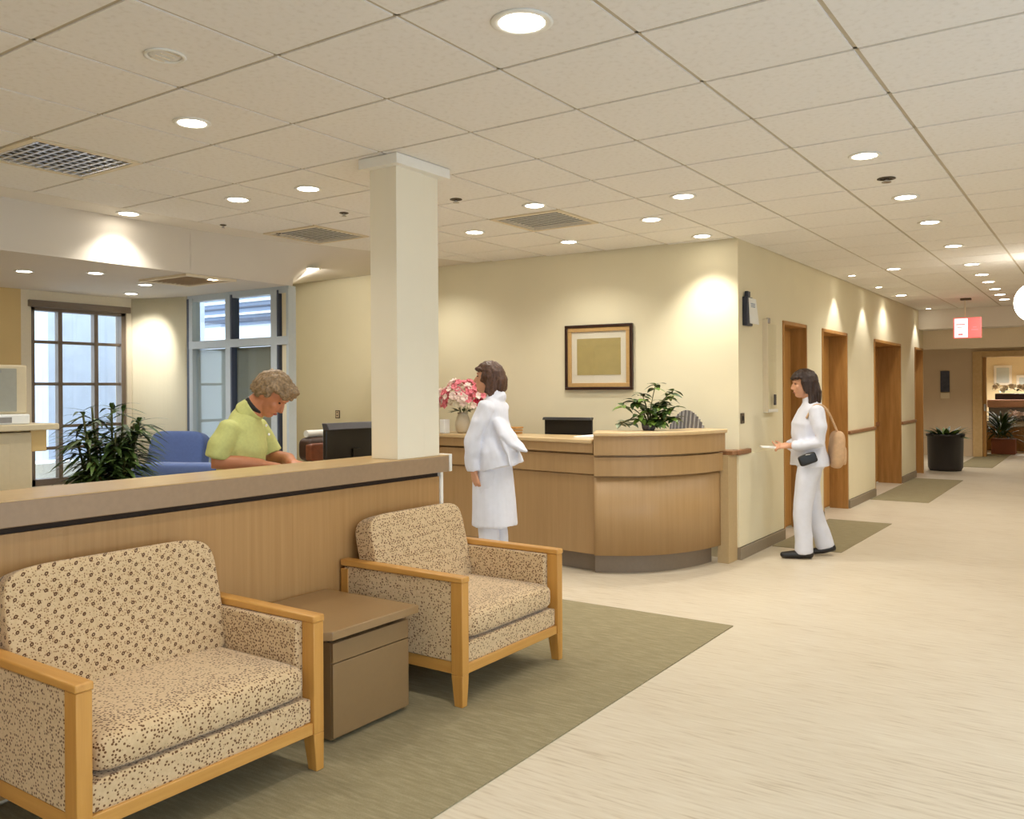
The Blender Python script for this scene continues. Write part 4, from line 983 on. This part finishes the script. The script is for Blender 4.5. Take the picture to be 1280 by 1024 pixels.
mb().box((bx1+.02, by0+.3, 1.295), (bx1+.026, by1-.12, 1.325)).build('feeder_slot', 'mesh_grey', t)
mb().box((bx0, by0+.05, 1.34), (bx1-.05, by1+.0, 1.61)).build('screen_housing', 'copier_beige', t, bevel=.01)
mb().box((bx1-.05, by0+.1, 1.355), (bx1-.042, by1-.06, 1.59)).build('grey_panel', 'copier_grey', t, bevel=.003)
mb().box((bx1-.042, by0+.3, 1.565), (bx1-.040, by1-.14, 1.58)).build('panel_slot', 'mesh_grey', t)
# ================================================================== PEOPLE
SCN2 = bpy.data.scenes.new('workbench')
def solid(name, m, mat, parent, voxel=.008, smooth=4, disp=0, dscale=9, aniso=(1, 1, 1)):
    """one continuous skin over overlapping lofts: voxel union, smoothing, cloth folds"""
    me0 = m.mesh('tmp'); o = bpy.data.objects.new('tmp', me0); SCN2.collection.objects.link(o)
    r = o.modifiers.new('r', 'REMESH'); r.mode = 'VOXEL'; r.voxel_size = voxel
    s = o.modifiers.new('s', 'SMOOTH'); s.factor = .5; s.iterations = smooth
    SCN2.view_layers[0].update(); dg = SCN2.view_layers[0].depsgraph; ev = o.evaluated_get(dg); me = bpy.data.meshes.new_from_object(ev)
    bpy.data.objects.remove(o); bpy.data.meshes.remove(me0)
    if disp:
        n_ = len(me.vertices); co = np.empty(n_*3, 'f'); no = np.empty(n_*3, 'f')
        me.vertices.foreach_get('co', co); me.vertices.foreach_get('normal', no)
        co = co.reshape(-1, 3); no = no.reshape(-1, 3)
        q = co*np.array(aniso, 'f')*dscale
        d = np.array([noise.noise(p)+.5*noise.noise(p*2.1) for p in (Vector(r_) for r_ in q)], 'f')*disp
        me.vertices.foreach_set('co', (co+no*d[:, None]).ravel()); me.update()
    for p in me.polygons: p.use_smooth = True
    me.name = name; me.materials.clear(); me.materials.append(MATS[mat])
    o = bpy.data.objects.new(name, me); COL.objects.link(o); o.parent = parent
    return o
def add_hand(m, w_, fd, pn, td, curl=.5, s=1.0):
    w_ = Vector(w_); fd = Vector(fd).normalized(); pn = Vector(pn); pn = (pn-fd*pn.dot(fd)).normalized(); td = Vector(td); td = (td-fd*td.dot(fd)-pn*td.dot(pn)).normalized()
    m.loft([w_-fd*.02*s, w_+fd*.03*s, w_+fd*.075*s], [(.026*s, .02*s), (.036*s, .017*s), (.038*s, .013*s)], side=td)
    for o_, L in ((.028, .074), (.0095, .083), (-.0095, .077), (-.027, .06)):
        p = w_+fd*.072*s+td*o_*s; pts = [p-fd*.015*s]; d = fd.copy(); ax = fd.cross(pn)
        for k, fr in enumerate((.42, .32, .26)):
            d = (Matrix.Rotation(curl*(1, 1.1, .8)[k], 3, ax) @ d).normalized(); pts.append(pts[-1]+d*L*fr*s+(fd*.015*s if k == 0 else Vector()))
        m.loft(pts, [.0092*s, .0088*s, .008*s, .0068*s], side=td, seg=10)
    p = w_+fd*.018*s+td*.028*s; d1 = (fd*.7+td*.6+pn*.35).normalized(); d2 = (fd*.95+td*.15+pn*.3).normalized()
    m.loft([p-d1*.012, p+d1*.038*s, p+d1*.038*s+d2*.03*s], [.0125*s, .0105*s, .008*s], side=pn, seg=10)
def add_head(m, C, R, s=1.0):
    C = Vector(C); f, l, u = [Vector(R.col[i]) for i in range(3)]
    def P(a, b_, c): return C+(f*a+l*b_+u*c)*s
    M4 = R.to_4x4()
    m.ellip(P(-.008, 0, .022), (.098*s, .076*s, .095*s), M4)
    m.ellip(P(.028, 0, -.035), (.068*s, .06*s, .078*s), M4)
    m.ellip(P(.045, 0, -.085), (.045*s, .042*s, .032*s), M4)
    m.loft([P(.088, 0, .018), P(.103, 0, -.008), P(.112, 0, -.026), P(.092, 0, -.036)], [.008*s, .010*s, .0135*s, .012*s], side=l, seg=10)
    m.ellip(P(.082, 0, .034), (.018*s, .05*s, .01*s), M4)
    m.ellip(P(.086, 0, -.062), (.012*s, .022*s, .008*s), M4)
    for e in (-1, 1): m.ellip(P(-.005, e*.078, -.005), (.022*s, .009*s, .034*s), M4); m.ellip(P(.066, e*.038, -.02), (.02*s, .02*s, .02*s), M4)
    return P
def face_bits(P, R, body, s=1.0, lip='lip'):
    M4 = R.to_4x4()
    for e in (-1, 1): mb().ellip(P(.083, e*.031, .012), (.006*s, .011*s, .005*s), M4, 10, 6).build('eye', 'eye_dark', body, local=True, smooth=True)
    mb().ellip(P(.0955, 0, -.063), (.006*s, .021*s, .006*s), M4, 10, 6).build('mouth', lip, body, local=True, smooth=True)
def hair_cap(m, P, R, rng, lock_r=.012, length=.1, front=.075, n=70, low=-.05, s=1.0, wave=.006, vol=1.0):
    """overlapping locks flowing from the crown over the skull"""
    for k in range(n):
        a = 2*PI*k/n*1.0+rng.uniform(-.06, .06)
        ca, sa = math.cos(a), math.sin(a)          # a=0 -> front
        zend = low if ca < .35 else .055+.02*rng.random()
        if .0 < ca <= .35: zend = low*.4+.015
        if ca < .35: zend -= length*max(0, min(1, (.5-ca)))*rng.uniform(.8, 1.05)
        pts = []; rad = []
        for i in range(7):
            t_ = i/6; th = t_*PI/2*1.02
            if i < 5:
                th = (i/4)*PI/2
                x = .104*vol*math.sin(th)*ca-.006; y = .083*vol*math.sin(th)*sa; z = .022+.104*vol*math.cos(th)
                z = max(z, zend) if i == 4 else z
            else:
                x = (.104*vol*ca-.006)*(1-.03*(i-4)); y = .083*vol*sa*(1-.03*(i-4)); z = .022+(zend-.022)*((i-4)/2)
                if zend > .022: continue
            pts.append(P(x+rng.uniform(-wave, wave), y+rng.uniform(-wave, wave), z)); rad.append(lock_r*s*(1 if i < 5 else .85))
        m.loft(pts, rad, side=(0, 1, 0.01), seg=7)
def rotm(pitch=0, yawr=0, rollr=0): return (Matrix.Rotation(yawr, 3, 'Z') @ Matrix.Rotation(pitch, 3, 'Y') @ Matrix.Rotation(rollr, 3, 'X'))
def facing(d): return math.atan2(d.y, d.x)

# ---- doctor in white at the desk
dp = at_d(617, 600, 6.55); dp.z = 0
fdir = -RT*math.cos(.35)+FW*math.sin(.35)
t = thing('person', 'person with brown bobbed hair in a white coat facing the desk', 'person', dp, facing(fdir))
R = rotm(-.12, .1)
b = mb(); P = add_head(b, (.035, 0, 1.54), R, .97)
b.loft([(.02, 0, 1.5), (0, 0, 1.43), (-.01, 0, 1.36)], [(.052, .055), (.054, .056), (.075, .065)])
b.loft([(0, 0, .84), (.0, 0, .92), (0, 0, 1.03), (.015, 0, 1.2), (0, 0, 1.32), (-.01, 0, 1.39)], [(.15, .11), (.16, .115), (.125, .09), (.145, .105), (.155, .085), (.08, .06)])
for e in (-1, 1):
    b.loft([(.01, e*.155, 1.325), (.05, e*.185, 1.2), (.085, e*.195, 1.08), (.095, e*.185, .96), (.09, e*.17, .85)], [.05, .043, .038, .034, .026])
    add_hand(b, (.088, e*.17, .835), (-.25, -e*.05, -1), (-.6, -e*1, 0), (1, -e*.4, .1), .4, .98)
    b.loft([(0, e*.09, .86), (.01, e*.095, .65), (.01, e*.09, .46), (-.01, e*.09, .28), (-.01, e*.09, .1)], [.088, .075, .056, .055, .038])
    b.loft([(-.03, e*.09, .05), (.06, e*.095, .04), (.14, e*.1, .03)], [(.035, .04), (.04, .032), (.03, .02)])
body = solid('body', b, 'skin', t, .006, 3)
face_bits(P, R, body, .97)
h = mb(); hair_cap(h, P, R, random.Random(2), .014, .085, n=64, low=-.055, vol=1.05)
h.loft([P(-.07, 0, .05), P(-.105, 0, .0), P(-.11, 0, -.06), P(-.085, 0, -.105)], [(.06, .05), (.07, .045), (.068, .04), (.05, .03)])
solid('hair', h, 'hair_brown', t, .006, 2, .004, 30, (3, 3, .6))
c = mb()
for e in (-1, 1):
    c.loft([(0, e*.088, .86), (.01, e*.092, .65), (.01, e*.09, .46), (0, e*.09, .25), (-.005, e*.09, .07)], [(.095, .1), (.082, .088), (.074, .08), (.072, .08), (.074, .084)], flat=(0, 1))
solid('trousers', c, 'cloth_white', t, .009, 3, .006, 7)
c = mb(); c.loft([(0, 0, .44), (0, 0, .6), (0, 0, .78), (0, 0, .95), (0, 0, 1.08)], [(.19, .168), (.185, .16), (.178, .152), (.165, .138), (.15, .115)], seg=28, flat=(1, 0))
solid('coat_skirt', c, 'coat_white', t, .009, 2, .012, 5, (1.6, 1.6, .35))
c = mb()
c.loft([(-.055, 0, .87), (-.02, 0, 1.0), (.0, 0, 1.1), (.01, 0, 1.22), (-.005, 0, 1.33), (-.012, 0, 1.40)], [(.205, .185), (.195, .165), (.175, .138), (.17, .122), (.155, .1), (.08, .07)], seg=28, flat=(1, 0))
for e in (-1, 1):
    c.loft([(.0, e*.14, 1.335), (.045, e*.182, 1.21), (.085, e*.195, 1.08), (.1, e*.187, .96), (.092, e*.172, .86)], [.066, .062, .058, .054, .05], flat=(0, 1))
c.loft([(-.06, .04, 1.22), (-.13, .05, 1.12), (-.2, .05, 1.05), (-.29, .05, 1.0)], [(.11, .05), (.13, .045), (.1, .03), (.03, .012)], side=(0, 1, 0))
c.loft([(-.12, .05, 1.1), (-.17, .05, 1.0), (-.19, .04, .9)], [(.12, .03), (.13, .025), (.12, .014)], side=(0, 1, 0), flat=(0, 1))
c.loft([(-.04, 0, 1.38), (-.005, 0, 1.43)], [(.08, .075), (.068, .068)])
solid('coat_jacket', c, 'coat_white', t, .008, 2, .012, 8, (1.3, 1.3, .8))
c = mb()
for e in (-1, 1): c.loft([(-.05, e*.09, .045), (.06, e*.095, .042), (.17, e*.1, .032)], [(.042, .042), (.046, .038), (.036, .028)])
solid('shoes', c, 'paper', t, .008, 2)
# ---- walking woman in white
wp = Vector((-2.13, 7.63, 0))
fdir = -RT*math.cos(.12)+FW*math.sin(.12)
t = thing('person', 'person with long dark hair in a white suit walking past the first door', 'person', wp, facing(fdir))
wroot = t
R = rotm(.1, 0)
b = mb(); P = add_head(b, (.04, 0, 1.49), R, .97)
b.loft([(.02, 0, 1.45), (0, 0, 1.38), (-.02, 0, 1.31)], [(.05, .053), (.052, .055), (.075, .065)])
b.loft([(-.01, 0, .8), (-.01, 0, .88), (0, 0, 1.0), (.01, 0, 1.15), (-.015, 0, 1.27), (-.02, 0, 1.33)], [(.15, .115), (.16, .12), (.13, .1), (.145, .11), (.15, .085), (.08, .06)])
ARM = {1: [(-.02, .16, 1.275), (-.04, .2, 1.13), (-.045, .205, 1.0), (.08, .17, .975), (.18, .11, .965)], -1: [(-.02, -.16, 1.275), (-.03, -.2, 1.13), (-.02, -.2, 1.01), (.1, -.14, .97), (.19, -.03, .955)]}
for e in (-1, 1):
    b.loft(ARM[e], [.052, .046, .042, .036, .026])
    add_hand(b, Vector(ARM[e][-1])+Vector((.012, -e*.008, 0)), (.9, -e*.35, -.05), (0, -e*.6, -.8) if e == 1 else (0, .5, .8), (.2, 0, 1) if e == 1 else (.2, -1, .2), .4, .95)
LEG = {1: [(0, .085, .83), (.05, .088, .64), (.075, .088, .45), (.075, .088, .26), (.07, .088, .09)], -1: [(-.02, -.085, .83), (-.02, -.088, .64), (-.035, -.088, .45), (-.09, -.088, .27), (-.15, -.088, .125)]}
for e in (-1, 1): b.loft(LEG[e], [.08, .066, .052, .049, .036])
b.loft([(.03, .088, .05), (.13, .09, .04), (.21, .092, .03)], [(.035, .04), (.038, .03), (.028, .018)])
b.loft([(-.19, -.088, .08), (-.12, -.09, .05), (-.04, -.092, .028)], [(.034, .035), (.038, .028), (.028, .018)])
body = solid('body', b, 'skin', t, .006, 3)
face_bits(P, R, body, .97)
h = mb(); hair_cap(h, P, R, random.Random(4), .013, .13, n=64, low=-.09, vol=1.03)
h.loft([P(-.08, 0, .03), P(-.1, 0, -.08), P(-.09, 0, -.17), P(-.075, 0, -.23)], [(.07, .035), (.085, .038), (.08, .03), (.05, .02)])
solid('hair', h, 'hair_dark', t, .006, 2, .004, 30, (3, 3, .5))
c = mb()
for e in (-1, 1): c.loft(LEG[e][:-1]+[tuple(Vector(LEG[e][-1])+Vector((0, 0, -.045 if e == 1 else -.06)))], [(.092, .11), (.08, .09), (.072, .08), (.066, .075), (.068, .078)], flat=(0, 1))
c.loft([(-.01, 0, .80), (-.01, 0, .95)], [(.16, .13), (.15, .12)])
solid('trousers', c, 'cloth_white', t, .009, 3, .008, 7, (1, 1, .7))
c = mb()
c.loft([(.0, 0, .79), (.0, 0, .88), (.01, 0, 1.0), (.015, 0, 1.14), (-.012, 0, 1.26), (-.022, 0, 1.335)], [(.185, .165), (.178, .155), (.155, .13), (.16, .132), (.155, .105), (.08, .072)], seg=28, flat=(1, 0))
for e in (-1, 1): c.loft([tuple(Vector(p)) for p in ARM[e][:-1]]+[tuple(Vector(ARM[e][-1])-Vector((.03, 0, 0)))], [.062, .058, .055, .05, .044], flat=(0, 1))
c.loft([(-.03, 0, 1.32), (0, 0, 1.37)], [(.078, .072), (.066, .066)])
solid('jacket', c, 'coat_white', t, .009, 2, .011, 7)
c = mb(); c.loft([(.01, .088, .04), (.11, .09, .038), (.25, .092, .03)], [(.04, .036), (.045, .036), (.034, .026)])
solid('shoe', c, 'shoe_black', t, .006, 2)
c = mb(); c.loft([(-.215, -.088, .07), (-.13, -.09, .045), (-.025, -.092, .028)], [(.038, .036), (.043, .032), (.033, .024)])
solid('shoe', c, 'shoe_black', t, .006, 2)
def in_root(root, p): return Matrix.Translation(root.location) @ Matrix.Rotation(root.rotation_euler.z, 4, 'Z') @ Vector(p)
def held(name, label, cat, root, p):
    q = in_root(root, p); return thing(name, label, cat, q, root.rotation_euler.z)
t = held('folded_paper', 'folded white paper in the walking woman\'s hands', 'paper', wroot, (.33, 0, .945))
mb().hexa([(-.09, -.06, -.012), (.08, -.05, -.002), (.08, .05, -.002), (-.09, .06, -.012)], [(-.09, -.06, .006), (.08, -.05, .012), (.08, .05, .012), (-.09, .06, .006)]).build('sheet', 'paper', t, local=True, bevel=.003)
t = held('phone_pouch', 'black pouch at the walking woman\'s hip', 'pouch', wroot, (.06, .215, .86))
superbox((0, 0, -.0), (.075, .022, .045), .35, .3, rot=Matrix.Rotation(.35, 4, 'Y')).build('pouch', 'black_plastic', t, local=True, smooth=True)
mb().tube([(-.06, .01, .045), (0, .02, .04), (.06, .01, .02)], .004, 6).build('trim', 'chrome', t, local=True)
t = held('shoulder_bag', 'tan shoulder bag behind the walking woman', 'bag', wroot, (-.215, .05, .95))
superbox((0, 0, -.02), (.055, .11, .16), .6, .5, rot=Matrix.Rotation(-.06, 4, 'Y')).build('bag_body', 'bag_tan', t, local=True, smooth=True)
superbox((-.05, 0, -.07), (.02, .08, .08), .5, .5).build('pocket', 'bag_tan', t, local=True, smooth=True)
mb().tube(smoothline([(.0, .05, .12), (.1, .07, .33), (.2, .09, .36), (.27, .10, .25)], 5), .009, 6).build('strap', 'bag_tan', t, local=True, smooth=True)
# ---- man in green behind the half wall
mp = at_d(309, 540, 4.78); mp.z = 0
fdir = RT*math.cos(.12)-FW*math.sin(.12)
t = thing('person', 'person with grey hair in a lime green shirt bent over papers', 'person', mp, facing(fdir))
mroot = t
R = rotm(.78, -.12)
b = mb(); P = add_head(b, (.14, 0, 1.44), R, .98)
b.loft([(.1, 0, 1.42), (.055, 0, 1.38), (.0, 0, 1.32)], [(.06, .06), (.062, .064), (.085, .075)])
b.loft([(-.05, 0, .84), (-.045, 0, .92), (-.03, 0, 1.03), (-.01, 0, 1.15), (-.01, 0, 1.26), (.0, 0, 1.32)], [(.13, .1), (.13, .1), (.12, .09), (.125, .085), (.115, .068), (.07, .06)])
MARM = {-1: [(-.03, -.155, 1.255), (-.07, -.19, 1.16), (-.085, -.195, 1.085), (.04, -.165, 1.075), (.14, -.12, 1.065)], 1: [(-.01, .16, 1.255), (.03, .2, 1.15), (.06, .21, 1.08), (.18, .14, 1.07), (.24, .04, 1.06)]}
for e in (-1, 1):
    b.loft(MARM[e], [.044, .046, .045, .04, .03])
    add_hand(b, Vector(MARM[e][-1])+Vector((.012, 0, 0)), (.9, -e*.45 if e == 1 else .3, -.12), (0, 0, -1), (.2, -e, 0), .28, 1.05)
    b.loft([(-.02, e*.1, .83), (.17, e*.11, .83), (.34, e*.11, .815), (.3, e*.11, .6), (.25, e*.11, .42)], [.09, .082, .062, .056, .04])
    b.loft([(.22, e*.11, .365), (.31, e*.115, .355), (.38, e*.12, .34)], [(.038, .042), (.042, .034), (.034, .022)])
body = solid('body', b, 'skin_tan', t, .006, 3)
face_bits(P, R, body, .98)
h = mb(); hair_cap(h, P, R, random.Random(6), .013, .02, n=60, low=-.02, vol=1.04, wave=.009)
rng = random.Random(8)
for k in range(26):
    a = rng.uniform(-.9, .9); p0 = P(.05+rng.uniform(-.05, .03), .06*math.sin(a), .11); h.loft([p0, p0+Vector(R.col[0])*.03+Vector(R.col[2])*.004, P(.10, .065*math.sin(a), .07)], [.012, .013, .008], seg=7)
solid('hair', h, 'hair_grey', t, .006, 2, .006, 34, (2, 2, 1))
c = mb()
c.loft([(-.05, 0, .80), (-.05, 0, .92), (-.035, 0, 1.03), (-.015, 0, 1.15), (-.012, 0, 1.26), (.0, 0, 1.325)], [(.165, .135), (.16, .13), (.155, .125), (.162, .12), (.155, .1), (.09, .078)], seg=28)
for e in (-1, 1): c.loft([tuple(Vector(MARM[e][0])+Vector((0, -e*.02, .005))), MARM[e][1], tuple(Vector(MARM[e][1])*.3+Vector(MARM[e][2])*.7)], [.064, .064, .066], flat=(0, 1))
solid('polo_shirt', c, 'shirt_green', t, .008, 3, .010, 9, (1, 1, .8))
c = mb(); c.loft([(.0, 0, 1.33), (.03, 0, 1.355), (.05, 0, 1.368)], [(.084, .08), (.076, .072), (.074, .07)], flat=(0, 1))
solid('collar', c, 'shirt_green', t, .006, 1)
c = mb(); c.loft([(.03, 0, 1.36), (.062, 0, 1.388)], [(.069, .067), (.067, .066)], flat=(0, 1))
solid('undershirt', c, 'black_plastic', t, .007, 1)
for q in range(2): mb().ellip((.115+.015*q, -.012, 1.27-.05*q), (.006, .008, .008), seg=8, rings=5).build('button', 'paper', t, local=True)
c = mb()
for e in (-1, 1): c.loft([(-.03, e*.095, .84), (.17, e*.11, .83), (.34, e*.11, .815), (.305, e*.11, .6), (.255, e*.11, .42)], [.115, .1, .082, .074, .068])
c.loft([(-.05, 0, .80), (-.05, 0, .9)], [(.175, .14), (.17, .135)])
solid('trousers', c, 'trouser_dark', t, .01, 3, .006, 7)
c = mb()
for e in (-1, 1): c.loft([(.20, e*.11, .355), (.31, e*.115, .35), (.40, e*.12, .335)], [(.045, .045), (.048, .038), (.038, .028)])
solid('shoes', c, 'shoe_black', t, .008, 2)
t = thing('bar_stool', 'tall stool under the person in green', 'stool', mp+(-RT)*.03, mroot.rotation_euler.z)
mb().lathe([(.15, .66), (.165, .68), (.165, .70), (.14, .715), (.01, .718)], (0, 0, 0), 24).build('seat', 'black_plastic', t, local=True, smooth=True)
for q in range(4):
    a = PI/4+q*PI/2; mb().tube([(.1*math.cos(a), .1*math.sin(a), .67), (.2*math.cos(a), .2*math.sin(a), 0)], .013).build('leg', 'chrome', t, local=True)
mb().tube([(.17*math.cos(k*PI/12), .17*math.sin(k*PI/12), .27) for k in range(25)], .009).build('foot_ring', 'chrome', t, local=True, smooth=True)
bpy.data.scenes.remove(SCN2)
